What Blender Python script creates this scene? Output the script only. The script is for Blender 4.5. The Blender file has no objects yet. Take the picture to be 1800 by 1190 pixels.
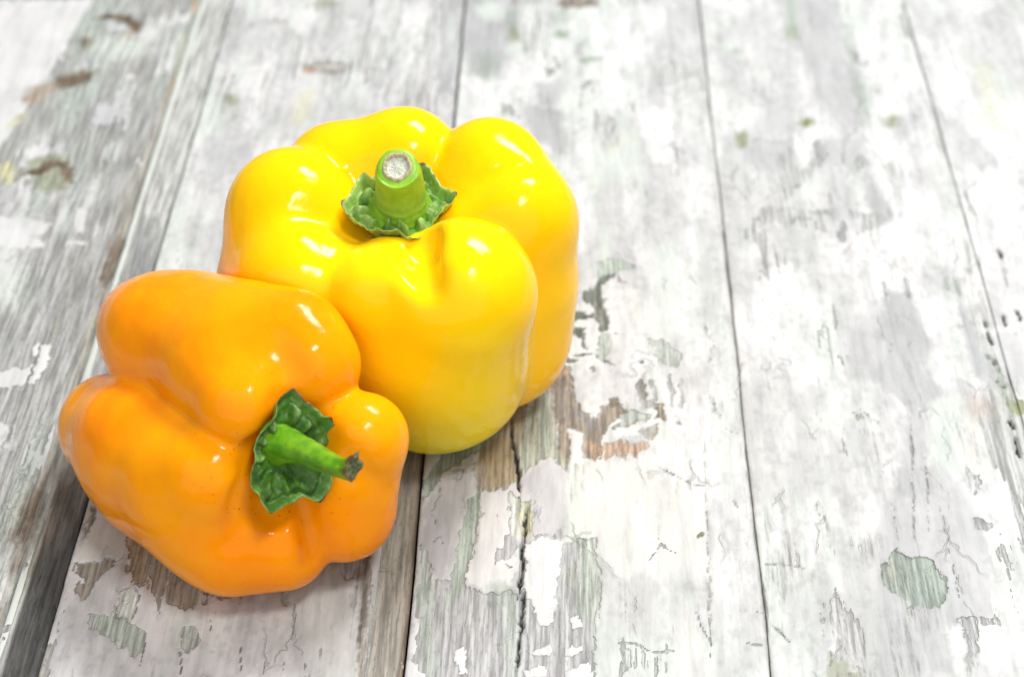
import bpy, bmesh, math, random
import numpy as np
from mathutils import Vector, Matrix

sc = bpy.context.scene
# ------------------------------------------------------------------ camera
cam_data = bpy.data.cameras.new("camera")
cam = bpy.data.objects.new("camera", cam_data)
sc.collection.objects.link(cam)
cam.location = (0.0, 0.0, 0.359)
cam.rotation_euler = (math.radians(90 - 41.5), 0, math.radians(1.5))
cam_data.sensor_width = 36.0
cam_data.lens = 60.0
cam_data.clip_start = 0.01
cam_data.clip_end = 50.0
cam_data.dof.use_dof = True
cam_data.dof.focus_distance = 0.458
cam_data.dof.aperture_fstop = 11.0
sc.camera = cam
# ------------------------------------------------------------------ light
world = bpy.data.worlds.new("World"); sc.world = world
world.use_nodes = True
bg = world.node_tree.nodes["Background"]
bg.inputs[0].default_value = (0.97, 0.985, 1.0, 1)
bg.inputs[1].default_value = 0.15
def area_light(name, target, direction, dist, sx, sy, power, color):
    ld = bpy.data.lights.new(name, 'AREA'); ld.shape = 'RECTANGLE'
    ld.size = sx; ld.size_y = sy; ld.energy = power; ld.color = color
    o = bpy.data.objects.new(name, ld); sc.collection.objects.link(o)
    d = Vector(direction).normalized()
    o.location = Vector(target) + d * dist
    o.rotation_euler = d.to_track_quat('Z', 'Y').to_euler()
    return o
area_light('key_softbox', (-0.04, 0.38, 0.0), (0.30, 0.49, 0.82), 1.3, 0.52, 0.25, 16.5, (1.0, 0.985, 0.96))
area_light('front_fill', (-0.06, 0.34, 0.03), (-0.10, -0.85, 0.62), 1.6, 3.6, 2.2, 19.5, (1.0, 0.985, 0.965))
area_light('top_softbox', (-0.06, 0.34, 0.03), (0.30, -0.22, 0.92), 1.3, 0.28, 0.18, 7.0, (1.0, 0.99, 0.97))
sc.view_settings.view_transform = 'Standard'
sc.view_settings.look = 'None'
sc.view_settings.exposure = 0.33
sc.view_settings.gamma = 1.0
sc.cycles.max_bounces = 8

# ------------------------------------------------------------------ helpers
def link(o, parent=None):
    sc.collection.objects.link(o)
    if parent is not None: o.parent = parent
    return o
def mesh_obj(name, verts, faces, mat, parent=None, smooth=True):
    me = bpy.data.meshes.new(name)
    me.from_pydata([tuple(v) for v in verts], [], [tuple(f) for f in faces])
    if smooth: me.polygons.foreach_set('use_smooth', [True] * len(me.polygons))
    me.materials.append(mat); me.update()
    return link(bpy.data.objects.new(name, me), parent)
def empty(name, loc):
    o = bpy.data.objects.new(name, None); o.empty_display_size = 0.02
    sc.collection.objects.link(o); o.location = loc
    return o
def hash2(ix, iy, seed):
    h = (ix.astype(np.int64) * 374761393 + iy.astype(np.int64) * 668265263 + seed * 2147483647) & 0xFFFFFFFF
    h = ((h ^ (h >> 13)) * 1274126177) & 0xFFFFFFFF
    h = ((h ^ (h >> 16)) * 2246822519) & 0xFFFFFFFF
    return ((h ^ (h >> 15)) & 0xFFFFFF) / 16777215.0
def vn(x, y, seed):
    ix = np.floor(x); iy = np.floor(y); fx = x - ix; fy = y - iy
    fx = fx * fx * (3 - 2 * fx); fy = fy * fy * (3 - 2 * fy)
    a = hash2(ix, iy, seed); b = hash2(ix + 1, iy, seed); c = hash2(ix, iy + 1, seed); d = hash2(ix + 1, iy + 1, seed)
    return (a * (1 - fx) + b * fx) * (1 - fy) + (c * (1 - fx) + d * fx) * fy
def fbm(x, y, seed, oct=4):
    s = 0; a = 0.5; t = 0
    for k in range(oct):
        s = s + a * vn(x, y, seed + k * 17); t += a
        x = x * 2.03 + 3.1; y = y * 2.03 + 7.7; a *= 0.55
    return s / t
def sstep(a, b, x):
    t = np.clip((x - a) / (b - a), 0, 1); return t * t * (3 - 2 * t)

class NT:
    def __init__(s, name):
        s.m = bpy.data.materials.new(name); s.m.use_nodes = True
        s.t = s.m.node_tree; s.b = s.t.nodes['Principled BSDF']
    def n(s, typ, **kw):
        nd = s.t.nodes.new(typ)
        for k, v in kw.items():
            if k == 'ins':
                for kk, vv in v.items():
                    if hasattr(vv, 'links') or hasattr(vv, 'is_output'): s.t.links.new(vv, nd.inputs[kk])
                    else: nd.inputs[kk].default_value = vv
            else: setattr(nd, k, v)
        return nd
    def mp(s, v, a, b, c=0.0, d=1.0):
        return s.n('ShaderNodeMapRange', interpolation_type='SMOOTHSTEP', ins={0: v, 1: a, 2: b, 3: c, 4: d}).outputs[0]
    def ma(s, op, a, b=0.0):
        return s.n('ShaderNodeMath', operation=op, ins={0: a, 1: b}).outputs[0]
    def mix(s, f, a, b, blend='MIX'):
        nd = s.n('ShaderNodeMix', data_type='RGBA', blend_type=blend)
        for k, v in ((0, f), (6, a), (7, b)):
            if hasattr(v, 'is_output'): s.t.links.new(v, nd.inputs[k])
            else: nd.inputs[k].default_value = v
        return nd.outputs[2]
    def noise(s, co, scale, detail=4, rough=0.55, st=(1, 1, 1)):
        m = s.n('ShaderNodeMapping', ins={0: co, 3: st})
        return s.n('ShaderNodeTexNoise', ins={'Vector': m.outputs[0], 'Scale': scale, 'Detail': detail, 'Roughness': rough}).outputs[0]
    def out(s, sock, key): s.t.links.new(sock, s.b.inputs[key])

# ------------------------------------------------------------------ tabletop of old painted planks
# worn places of the paint, some with the peppers' shade painted in: (kind, softness mm, amount, stroke width mm or 0 for a patch, outline in mm on the table)
MARKS = [
 ('white',3,1,0,[(-239.5,608.7),(-187.1,610.1),(-189.1,592.3),(-190.3,566.8),(-194.8,538.8),(-197.1,521.7),(-200.2,508.8),(-208.0,491.0)]),
 ('brown',2.4,1,4.5,[(-183.9,594.6),(-178.8,597.8),(-171.5,596.2),(-165.9,590.7),(-165.9,586.0)]),
 ('tan',3,0.6,3,[(-165.7,585.1),(-169.8,581.6)]),
 ('lilac',3,0.8,0,[(-169.5,588.5),(-170.1,586.2),(-172.3,584.7),(-175.3,584.6),(-178.1,586.0),(-179.5,588.2),(-179.1,590.5),(-176.8,592.0),(-173.7,592.1),(-170.9,590.7)]),
 ('brown',4,0.9,0,[(-180.6,577.1),(-180.6,574.1),(-181.6,572.3),(-183.4,572.2),(-185.3,574.0),(-186.5,576.9),(-186.5,579.9),(-185.5,581.8),(-183.7,581.8),(-181.8,580.0)]),
 ('brown',5,0.95,10,[(-175.7,555.8),(-182.3,550.9),(-190.1,546.7)]),
 ('tan3',6,0.8,8,[(-188.0,546.8),(-194.2,540.7),(-195.6,533.0)]),
 ('yellow',4,0.5,3,[(-195.3,527.3),(-199.3,517.9)]),
 ('olive',3,0.5,0,[(-188.7,500.2),(-175.8,502.3),(-168.6,488.5),(-169.8,480.1),(-180.8,479.8)]),
 ('brown',2.4,1,4,[(-186.8,489.4),(-181.6,491.6),(-178.2,496.6),(-172.7,494.0),(-168.9,484.5)]),
 ('yellow',3,0.8,0,[(-190.9,489.7),(-190.2,485.3),(-190.5,482.6),(-191.8,482.5),(-193.5,485.2),(-195.0,489.6),(-195.7,494.0),(-195.4,496.8),(-194.1,496.9),(-192.4,494.1)]),
 ('brown',2,0.6,2,[(-189.0,484.6),(-188.1,493.2)]),
 ('white',2,0.9,0,[(-189.2,501.9),(-187.1,506.3),(-181.0,505.0),(-181.6,500.4),(-187.3,498.5)]),
 ('lilac',12,0.9,0,[(-158.9,527.5),(-159.1,521.8),(-162.0,518.3),(-166.4,518.1),(-170.7,521.5),(-173.3,527.1),(-173.1,532.9),(-170.2,536.6),(-165.7,536.7),(-161.4,533.2)]),
 ('white',3,0.9,0,[(-159.3,553.1),(-159.4,551.4),(-160.1,550.4),(-161.4,550.4),(-162.5,551.3),(-163.2,552.9),(-163.2,554.6),(-162.4,555.6),(-161.2,555.7),(-160.0,554.7)]),
 ('white',2,0.9,0,[(-146.0,497.8),(-145.8,495.3),(-146.4,493.8),(-147.4,493.8),(-148.5,495.3),(-149.3,497.7),(-149.4,500.2),(-148.9,501.7),(-147.9,501.7),(-146.8,500.2)]),
 ('white',3,0.7,0,[(-156.9,584.5),(-156.7,580.5),(-157.6,578.0),(-159.3,578.0),(-161.1,580.4),(-162.4,584.4),(-162.6,588.4),(-161.7,590.9),(-160.0,591.0),(-158.2,588.5)]),
 ('mint',8,0.7,0,[(-157.0,573.9),(-158.2,568.5),(-163.1,565.1),(-169.9,564.9),(-176.1,568.1),(-179.4,573.3),(-178.4,578.8),(-173.4,582.3),(-166.5,582.5),(-160.2,579.3)]),
 ('white',1,0.9,0,[(-193.0,464.6),(-178.9,463.4),(-170.3,460.4),(-171.2,455.7),(-176.6,453.9),(-169.9,450.1),(-169.2,447.3),(-188.6,447.4)]),
 ('white',1,0.8,0,[(-163.8,469.3),(-160.5,469.4),(-157.3,456.6),(-161.3,455.3)]),
 ('white',1,0.8,0,[(-163.8,451.5),(-156.7,451.6),(-156.1,449.2),(-163.1,448.4)]),
 ('white',0.6,1,0,[(-162.5,398.9),(-156.6,399.1),(-154.8,391.1),(-157.1,379.9),(-167.4,378.8),(-173.4,381.5),(-169.1,385.5),(-166.2,388.2),(-163.2,386.9),(-159.4,389.7)]),
 ('white',1.5,0.8,0,[(-167.1,364.1),(-157.8,362.3),(-156.3,352.3),(-162.8,347.4)]),
 ('white',4,0.5,0,[(-189.3,442.8),(-180.5,446.1),(-175.1,416.6),(-181.0,410.8)]),
 ('mint',8,0.6,0,[(-171.3,425.4),(-170.3,418.6),(-171.2,414.5),(-173.5,414.4),(-176.3,418.5),(-178.7,425.2),(-179.7,432.1),(-178.9,436.4),(-176.6,436.5),(-173.6,432.2)]),
 ('brown',3,0.85,4,[(-145.4,455.7),(-145.4,447.0),(-145.6,435.5),(-146.1,429.0)]),
 ('tan',2,0.8,2,[(-145.2,611.2),(-145.4,602.2)]),
 ('tan',2,0.6,1.5,[(-143.8,555.9),(-143.9,538.2)]),
 ('brown',5,0.85,7,[(-147.0,338.6),(-147.1,327.5),(-146.7,314.6)]),  # brown recess, the orange pepper's shadow mixed into its colour
 ('cream',3,0.7,5,[(-146.6,327.5),(-145.1,290.3)]),
 ('white',2,0.7,1,[(-150.6,374.4),(-151.7,350.1),(-152.8,327.3)]),
 ('white',2,0.7,1,[(-153.4,336.2),(-153.8,306.1)]),
 ('dgrey',6,0.5,0,[(-142.9,466.0),(-136.4,466.1),(-131.9,435.2),(-138.3,432.1)]),
 ('brown',6,0.55,0,[(-147.3,338.6),(-142.1,359.8),(-135.0,350.5),(-133.4,327.8),(-139.7,306.5),(-147.0,304.2)]),  # dark bare wood, partly the orange pepper's shadow painted on the boards
 ('dgrey',1,0.6,1,[(-160.1,349.8),(-159.4,389.7),(-159.2,428.6)]),
 ('white',1.5,0.6,1.2,[(-156.1,333.9),(-154.6,376.9),(-153.0,417.2)]),
 ('mintgrey',4,0.5,5,[(-151.2,314.5),(-150.0,364.5)]),
 ('bgrey',3,0.75,0,[(-76.8,562.0),(-78.6,559.4),(-83.7,557.6),(-90.1,557.5),(-95.6,558.9),(-97.9,561.5),(-96.2,564.2),(-91.1,565.9),(-84.5,566.1),(-79.1,564.6)]),
 ('white',3,0.85,0,[(-78.6,562.4),(-79.7,561.2),(-83.0,560.4),(-87.0,560.3),(-90.4,560.9),(-91.8,562.1),(-90.7,563.3),(-87.4,564.1),(-83.4,564.2),(-80.0,563.6)]),
 ('tan',3,0.8,0,[(-90.0,559.7),(-90.4,558.5),(-91.9,557.7),(-93.8,557.7),(-95.4,558.4),(-96.1,559.5),(-95.7,560.7),(-94.2,561.5),(-92.3,561.5),(-90.7,560.8)]),
 ('bgrey',4,0.7,0,[(-105.7,595.3),(-106.2,594.0),(-107.9,593.2),(-110.2,593.2),(-112.1,593.9),(-113.0,595.2),(-112.5,596.5),(-110.7,597.3),(-108.5,597.4),(-106.5,596.6)]),
 ('olive',5,0.4,0,[(-86.9,609.1),(-87.7,607.0),(-90.1,605.6),(-93.2,605.6),(-95.9,606.8),(-97.1,608.9),(-96.4,611.0),(-94.0,612.4),(-90.8,612.5),(-88.1,611.2)]),
 ('olive',4,0.6,0,[(-117.5,538.5),(-117.7,536.0),(-118.8,534.5),(-120.5,534.4),(-122.2,535.9),(-123.1,538.3),(-122.9,540.8),(-121.8,542.4),(-120.0,542.5),(-118.4,541.0)]),
 ('mint',6,0.8,0,[(-129.4,548.3),(-122.8,536.8),(-120.9,514.5),(-129.3,515.0),(-130.8,532.8)]),
 ('yellow',6,0.35,5,[(-91.0,545.4),(-93.6,522.5)]),
 ('grey',2.5,0.9,0,[(-45.2,618.4),(-36.8,618.6),(-36.0,548.8),(-41.9,544.7)]),
 ('mint',5,0.5,0,[(-41.2,605.0),(-37.5,605.1),(-37.2,566.7),(-40.0,562.6)]),
 ('lilac',6,0.4,0,[(-110.5,493.5),(-106.4,500.6),(-103.9,436.0),(-117.2,435.6)]),
 ('bgrey',2,0.8,0,[(-129.7,308.4),(-129.3,300.6),(-128.5,285.0),(-127.8,270.1),(-130.6,268.2),(-129.2,290.7),(-129.0,315.1),(-128.4,331.3),(-126.2,329.6),(-128.3,311.9)]),
 ('cream',0.5,1,0,[(-129.3,310.2),(-126.2,329.6),(-114.1,317.6),(-116.8,311.6)]),
 ('bgrey',0.5,1,0,[(-128.5,309.4),(-116.5,311.0),(-120.2,304.9),(-123.2,295.6),(-127.0,299.1)]),
 ('white',0.5,1,0,[(-130.1,304.7),(-126.6,305.6),(-125.3,302.4),(-128.0,300.7)]),
 ('white',0.5,1,0,[(-129.0,299.4),(-126.2,299.5),(-126.2,296.7),(-128.1,297.1)]),
 ('bgrey',0.8,0.9,1.6,[(-113.3,321.8),(-113.3,313.4),(-113.9,305.1)]),
 ('tan2',0.6,0.8,0,[(-116.8,319.6),(-110.0,317.7),(-107.9,301.6),(-111.4,301.9)]),
 ('tan2',3,0.5,0,[(-109.6,315.6),(-80.9,301.9),(-81.5,295.9),(-94.9,292.6),(-106.9,301.2)]),  # tan of the orange pepper's shadow and bounce, painted over cream boards
 ('mint',0.5,0.9,0,[(-111.6,301.1),(-108.6,298.0),(-109.4,288.3),(-114.8,291.5)]),
 ('line',0.3,0.9,0.35,[(-111.6,301.1),(-108.6,298.0),(-109.4,288.3),(-114.8,291.5),(-113.7,299.0)]),
 ('mintgrey',0.8,0.85,0,[(-121.2,290.6),(-112.6,290.4),(-104.5,284.8),(-104.4,279.5),(-106.2,276.5),(-112.6,281.6),(-119.6,286.0)]),
 ('line',0.3,0.7,0.3,[(-104.5,284.8),(-104.2,272.5)]),
 ('line',0.3,0.8,0.3,[(-122.3,291.3),(-119.7,290.2),(-112.6,290.4),(-104.5,285.2)]),
 ('dgrey',0.5,0.8,0.8,[(-95.7,286.8),(-93.4,284.0),(-90.1,282.5)]),
 ('mintgrey',0.6,0.7,0,[(-95.3,287.7),(-91.8,288.2),(-89.8,282.2),(-92.5,278.3),(-94.9,282.0)]),
 ('line',0.3,0.9,0.4,[(-94.9,280.5),(-92.5,270.1)]),
 ('line',0.3,0.9,0.4,[(-79.0,282.5),(-77.8,270.5)]),
 ('line',0.3,0.7,0.4,[(-72.1,282.6),(-71.7,271.5)]),
 ('line',0.3,0.7,0.3,[(-66.8,277.2),(-66.9,271.6)]),
 ('line',0.3,0.8,0.35,[(-90.8,296.1),(-88.0,289.9),(-88.0,286.0)]),
 ('line',0.3,0.8,0.4,[(-102.8,302.3),(-103.0,295.3),(-102.7,289.5)]),
 ('dgrey',0.4,0.8,0.7,[(-103.1,299.3),(-101.3,303.0),(-98.2,303.1)]),
 ('white',0.5,1,0,[(-80.2,299.5),(-77.5,300.4),(-74.7,300.1),(-70.1,303.2),(-70.2,299.0),(-77.0,296.8)]),
 ('white',0.5,1,0,[(-91.8,294.5),(-85.0,296.6),(-86.1,291.5),(-89.0,290.6)]),
 ('lilacgrey',0.6,0.9,0,[(-55.4,312.0),(-50.5,316.7),(-50.3,304.3),(-54.1,305.0)]),
 ('bgrey',2,0.9,0,[(-50.4,308.8),(-48.8,317.2),(-46.5,308.9),(-45.4,271.3),(-47.2,271.3)]),
 ('cream',3,0.5,0,[(-60.5,300.4),(-48.3,302.8),(-47.0,272.2),(-57.3,271.9)]),
 ('line',0.4,0.6,0.3,[(-92.2,285.9),(-86.5,280.4),(-85.0,278.5)]),
 ('grey',6,0.7,0,[(-36.8,618.6),(-10.4,619.3),(-14.0,575.6),(-18.9,555.1),(-30.0,558.8),(-36.5,579.2)]),
 ('brown',3,0.7,2,[(-16.2,616.9),(-15.3,609.2)]),
 ('greend',5,0.5,4,[(-15.2,607.9),(-15.9,588.2)]),
 ('olive',5,0.6,0,[(-12.2,586.6),(-12.5,583.6),(-13.5,581.7),(-14.7,581.7),(-15.8,583.5),(-16.3,586.5),(-16.0,589.5),(-15.0,591.4),(-13.7,591.4),(-12.7,589.6)]),
 ('greend',8,0.4,0,[(-21.9,565.1),(-22.4,559.9),(-24.3,556.6),(-26.7,556.6),(-28.8,559.7),(-29.8,564.9),(-29.3,570.2),(-27.4,573.5),(-24.9,573.6),(-22.8,570.4)]),
 ('mint',6,0.8,0,[(-19.5,605.5),(-20.4,600.8),(-22.8,597.9),(-25.9,597.8),(-28.5,600.6),(-29.7,605.3),(-28.9,610.0),(-26.5,613.0),(-23.3,613.1),(-20.7,610.2)]),
 ('mint',5,0.8,0,[(-10.8,575.7),(-11.4,572.7),(-12.9,570.9),(-14.8,570.8),(-16.4,572.6),(-17.1,575.5),(-16.6,578.5),(-15.0,580.3),(-13.1,580.4),(-11.5,578.6)]),
 ('brown',3,0.75,0,[(1.4,611.4),(7.2,617.0),(18.8,617.3),(18.3,610.1),(9.5,608.1),(3.7,607.0)]),
 ('mintgrey',5,0.7,0,[(7.4,601.8),(6.7,598.2),(4.9,595.9),(2.7,595.9),(0.8,598.0),(0.1,601.6),(0.8,605.3),(2.6,607.6),(4.9,607.6),(6.7,605.4)]),
 ('greend',3,0.7,0,[(6.5,587.9),(6.1,585.9),(4.8,584.6),(3.3,584.6),(2.1,585.8),(1.6,587.8),(2.0,589.8),(3.3,591.1),(4.8,591.1),(6.1,589.9)]),
 ('dgrey',3,0.5,2.5,[(1.7,572.7),(2.8,564.5),(-0.4,559.6)]),
 ('dgrey',3,0.4,2,[(-3.3,564.4),(0.7,557.6)]),
 ('grey',3,0.8,2,[(14.0,584.7),(10.6,577.1),(9.9,571.2)]),
 ('greend',3,0.6,3,[(10.3,569.6),(15.0,569.7),(20.5,570.7)]),
 ('grey',4,0.7,0,[(-11.5,537.8),(4.1,534.4),(7.3,517.8),(7.3,503.6),(-7.3,517.5)]),
 ('grey',3,0.4,0,[(-4.7,551.6),(4.0,555.7),(4.1,538.2),(-4.4,536.1)]),
 ('olive',3,0.4,0,[(-15.7,533.9),(-15.8,531.7),(-16.3,530.3),(-17.0,530.3),(-17.5,531.6),(-17.8,533.9),(-17.7,536.1),(-17.2,537.5),(-16.5,537.5),(-15.9,536.1)]),
 ('yellow',5,0.3,3,[(19.7,507.4),(32.3,518.5)]),
 ('tan',4,0.3,2,[(15.4,486.6),(19.8,490.1)]),
 ('mint',6,0.6,4,[(26.4,533.1),(28.0,511.2),(19.5,496.9)]),
 ('mint',3,0.6,0,[(17.2,463.7),(21.8,463.9),(22.5,452.8),(21.0,444.9),(17.4,442.0)]),
 ('mint',4,0.55,0,[(34.7,453.9),(43.4,454.8),(43.1,428.8),(42.0,405.7),(35.3,408.7),(34.4,432.0)]),
 ('mintgrey',1.2,0.9,0,[(17.0,444.8),(24.2,447.1),(28.6,444.7),(28.5,440.8),(22.7,440.0),(20.0,437.8),(17.4,437.0)]),
 ('greenwood',0.6,1,0,[(11.6,430.0),(15.5,432.2),(17.3,436.0),(20.0,439.2),(22.3,438.6),(19.1,432.9),(18.2,430.2),(18.7,421.4),(20.1,414.8),(20.0,409.6),(17.5,410.2),(15.8,414.7),(15.0,420.0),(14.6,423.3),(12.0,423.9)]),
 ('bgrey',1,0.8,1.6,[(15.9,425.3),(17.1,418.7),(17.9,412.1)]),
 ('greenwood',0.6,1,0,[(8.1,419.1),(15.0,418.0),(15.8,415.3),(8.1,415.1)]),
 ('greenwood',0.6,1,0,[(7.2,411.8),(12.8,412.0),(12.3,408.1),(12.9,401.1),(11.9,401.1),(11.0,406.1),(7.2,408.6)]),
 ('greenwood',0.6,1,1.2,[(6.4,399.3),(12.3,398.9),(16.1,398.6),(18.5,395.6),(21.4,393.8)]),
 ('greenwood',0.8,1,2.2,[(4.7,396.2),(8.1,394.7),(11.0,395.4)]),
 ('bgrey',0.6,1,0.9,[(14.3,393.0),(15.4,391.8),(15.1,389.3)]),
 ('brownw',0.8,1,0,[(2.2,395.2),(4.7,394.6),(7.7,391.6),(7.7,383.1),(1.5,382.9)]),
 ('tan',1,0.8,0,[(6.5,389.1),(6.3,388.3),(5.7,387.8),(5.0,387.8),(4.4,388.2),(4.2,389.0),(4.4,389.8),(5.0,390.3),(5.7,390.4),(6.3,389.9)]),
 ('tan',1.5,0.6,1.2,[(23.1,438.6),(24.4,435.1),(27.0,433.1)]),
 ('cream',1.5,0.9,0,[(26.5,432.4),(29.6,430.5),(31.6,412.5),(28.6,412.1),(27.6,421.6)]),
 ('mintgrey',1.5,0.8,0,[(17.0,407.6),(20.0,408.3),(20.7,398.8),(17.7,395.6),(16.5,403.1)]),
 ('mintgrey',2,0.6,0,[(31.9,407.3),(36.1,406.8),(43.8,399.4),(41.4,393.1),(35.6,394.8)]),
 ('greend',0.4,0.8,0.5,[(34.7,398.8),(35.6,398.0),(36.2,398.9)]),
 ('line',0.4,0.5,0.35,[(20.0,408.9),(26.0,408.8),(31.9,408.0)]),
 ('line',0.4,0.35,0.3,[(13.6,403.0),(20.8,404.1),(31.8,403.5)]),
 ('olive',0.5,0.9,0,[(30.6,395.4),(30.5,395.0),(30.2,394.7),(29.8,394.7),(29.5,394.9),(29.4,395.4),(29.6,395.8),(29.9,396.1),(30.2,396.1),(30.5,395.8)]),
 ('bgrey',1,0.6,0,[(28.4,388.4),(30.6,387.9),(30.4,380.1),(28.9,377.7),(28.0,383.6)]),
 ('line',0.4,0.7,0.3,[(50.3,414.6),(52.4,410.4),(53.4,405.3),(52.6,399.0),(50.0,391.5)]),
 ('grey',5,0.4,0,[(50.9,429.0),(57.7,432.6),(57.3,419.1),(52.9,411.7),(49.7,422.2)]),
 ('grey',1,0.7,1,[(38.2,391.1),(38.1,383.9)]),
 ('grey',1,0.7,1,[(32.5,387.9),(32.3,383.7)]),
 ('tan2',2,0.8,0,[(-18.1,374.4),(-6.0,377.0),(-5.0,368.9),(-6.9,355.8),(-7.3,344.8),(-14.4,338.3),(-19.0,355.5)]),  # tan boards, with the yellow pepper's shadow painted into the tone
 ('mintw',2,0.9,0,[(-6.9,364.8),(-5.1,372.9),(0.0,383.8),(2.6,376.7),(3.1,363.9),(7.1,351.2),(7.1,344.1),(2.4,352.7),(-2.3,351.5),(-6.9,344.9),(-7.5,355.8)]),
 ('brownw',1.2,0.9,0,[(0.0,383.8),(2.9,388.7),(7.5,388.8),(7.9,382.2),(11.1,375.7),(11.5,372.2),(15.1,369.4),(17.6,374.1),(20.1,377.1),(22.5,376.0),(25.7,373.7),(22.4,370.2),(19.1,366.6),(17.5,362.6),(16.5,353.1),(14.6,351.9),(11.4,354.1),(11.5,363.6),(7.5,364.6),(7.9,354.0),(6.3,351.7),(4.3,356.1),(3.0,370.8),(2.1,379.0)]),
 ('brown',1,0.9,0,[(19.9,379.5),(22.8,379.3),(22.9,375.7),(20.1,376.2)]),
 ('dgrey',2,0.7,2.5,[(9.5,373.9),(12.7,369.3),(15.1,365.4)]),
 ('tan',2.2,0.8,0,[(12.7,360.2),(31.3,360.1),(30.8,356.8),(26.4,354.4),(15.0,352.5)]),
 ('brownw',0.8,0.6,0.9,[(15.8,359.7),(15.8,352.5)]),
 ('brownw',0.8,0.6,0.9,[(19.0,359.8),(18.9,352.6)]),
 ('brownw',0.8,0.6,0.9,[(21.8,359.9),(21.7,352.7)]),
 ('brownw',0.8,0.6,0.9,[(24.2,360.0),(24.0,352.7)]),
 ('brownw',0.8,0.6,0.9,[(27.0,360.0),(26.8,352.8)]),
 ('cream',0.8,0.7,0.9,[(17.8,356.4),(17.7,349.3)]),
 ('cream',0.8,0.7,0.9,[(20.3,356.5),(20.2,349.3)]),
 ('cream',0.8,0.7,0.9,[(23.1,356.6),(23.0,349.4)]),
 ('cream',0.8,0.7,0.9,[(25.5,356.6),(25.3,349.5)]),
 ('cream',0.8,0.7,0.9,[(28.8,356.7),(28.6,349.6)]),
 ('mintgrey',0.8,0.8,0,[(25.7,373.7),(33.0,372.8),(31.3,369.8),(20.3,364.4),(21.2,368.4)]),
 ('white',0.6,1,0,[(20.3,364.4),(25.2,368.8),(34.9,370.2),(29.1,364.6),(27.4,362.3),(21.0,362.1)]),
 ('brownw',0.8,0.9,0,[(33.5,375.7),(36.6,376.4),(36.7,369.4),(32.5,370.4),(34.6,372.8)]),
 ('bgrey',1,0.7,0,[(29.1,365.7),(35.2,368.8),(32.9,360.2),(28.6,362.3)]),
 ('cream',0.5,1,0.7,[(16.6,354.2),(17.6,360.9),(19.1,365.5),(22.4,369.0),(27.2,370.3)]),
 ('brownw',0.5,0.8,0.5,[(20.3,363.8),(21.5,366.7),(27.2,368.9),(34.9,370.6)]),
 ('brownw',0.7,0.8,1,[(40.6,371.2),(40.1,368.9),(41.1,368.9)]),
 ('bgrey',1.2,0.7,0,[(28.4,388.1),(30.6,388.2),(30.6,380.4),(29.5,379.7),(28.4,383.3)]),
 ('bgrey',1,0.6,0,[(29.5,379.7),(32.0,378.6),(33.5,375.7),(31.4,373.9),(29.4,375.6)]),
 ('grey',1,0.7,1.2,[(33.3,388.3),(33.7,382.2),(33.2,373.9)]),
 ('grey',1,0.7,1.2,[(38.5,388.4),(38.9,382.4),(38.3,374.1)]),
 ('grey',1,0.7,1.2,[(42.0,388.5),(42.3,382.5),(41.7,374.2)]),
 ('cream',6,0.9,0,[(7.9,348.5),(31.9,352.4),(32.7,342.7),(45.8,343.0),(45.9,323.9),(43.9,308.6),(21.9,308.0),(7.2,322.9)]),
 ('white',2,0.8,0,[(32.9,360.7),(41.2,359.3),(41.0,346.1),(36.2,343.3),(32.9,349.1)]),
 ('white',2,0.9,0,[(7.5,364.0),(11.5,363.6),(11.4,353.5),(13.0,351.9),(11.0,350.7),(7.9,351.8)]),
 ('lilacgrey',3,0.7,0,[(0.5,344.0),(7.1,337.8),(6.8,322.9),(0.4,322.7),(-0.5,334.9)]),
 ('mint',4,0.7,0,[(7.5,345.2),(11.8,345.3),(10.9,323.0),(7.2,322.9)]),
 ('line',0.4,0.55,0.4,[(50.2,376.1),(52.4,372.7)]),
 ('line',0.4,0.55,0.4,[(54.4,367.0),(58.2,364.2)]),
 ('line',0.4,0.55,0.4,[(54.4,338.0),(56.0,334.3)]),
 ('line',0.4,0.55,0.4,[(47.8,362.8),(46.3,333.6)]),
 ('line',0.4,0.55,0.4,[(47.0,333.6),(46.5,327.4)]),
 ('greend',0.4,0.6,0,[(43.0,349.9),(42.9,349.5),(42.8,349.2),(42.6,349.2),(42.5,349.5),(42.5,349.9),(42.5,350.4),(42.7,350.7),(42.8,350.7),(42.9,350.4)]),
 ('greend',0.4,0.5,0,[(32.5,329.9),(32.4,329.6),(32.1,329.5),(31.9,329.5),(31.6,329.6),(31.6,329.8),(31.7,330.1),(31.9,330.2),(32.2,330.2),(32.4,330.1)]),
 ('olive',0.5,0.7,0,[(44.5,324.3),(44.4,324.0),(44.3,323.9),(44.1,323.9),(44.0,324.0),(43.9,324.3),(44.0,324.6),(44.1,324.8),(44.3,324.8),(44.5,324.6)]),
 ('mintgrey',2,0.8,0,[(4.0,318.1),(7.9,321.4),(15.0,322.6),(16.3,301.2),(14.0,291.4),(10.2,295.2),(7.2,295.1)]),
 ('grey',1.2,0.95,0,[(-34.3,302.8),(-27.5,305.0),(-21.3,304.2),(-15.8,299.9),(-5.9,301.6),(-2.8,304.7),(2.7,293.0),(7.2,298.0),(14.7,290.5),(13.8,273.8),(10.1,270.1),(-33.5,268.9),(-33.4,278.9)]),
 ('tan2',2,0.7,0,[(-21.4,349.2),(-14.0,362.3),(-9.9,366.0),(-7.2,342.8),(-14.9,340.3),(-19.7,338.0)]),
 ('teal',1.2,0.85,0,[(-30.3,353.6),(-15.8,364.7),(-11.5,363.3),(-14.7,359.9),(-20.4,353.9),(-27.5,347.9),(-32.7,337.6),(-34.3,331.0),(-35.0,342.0)]),
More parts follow.
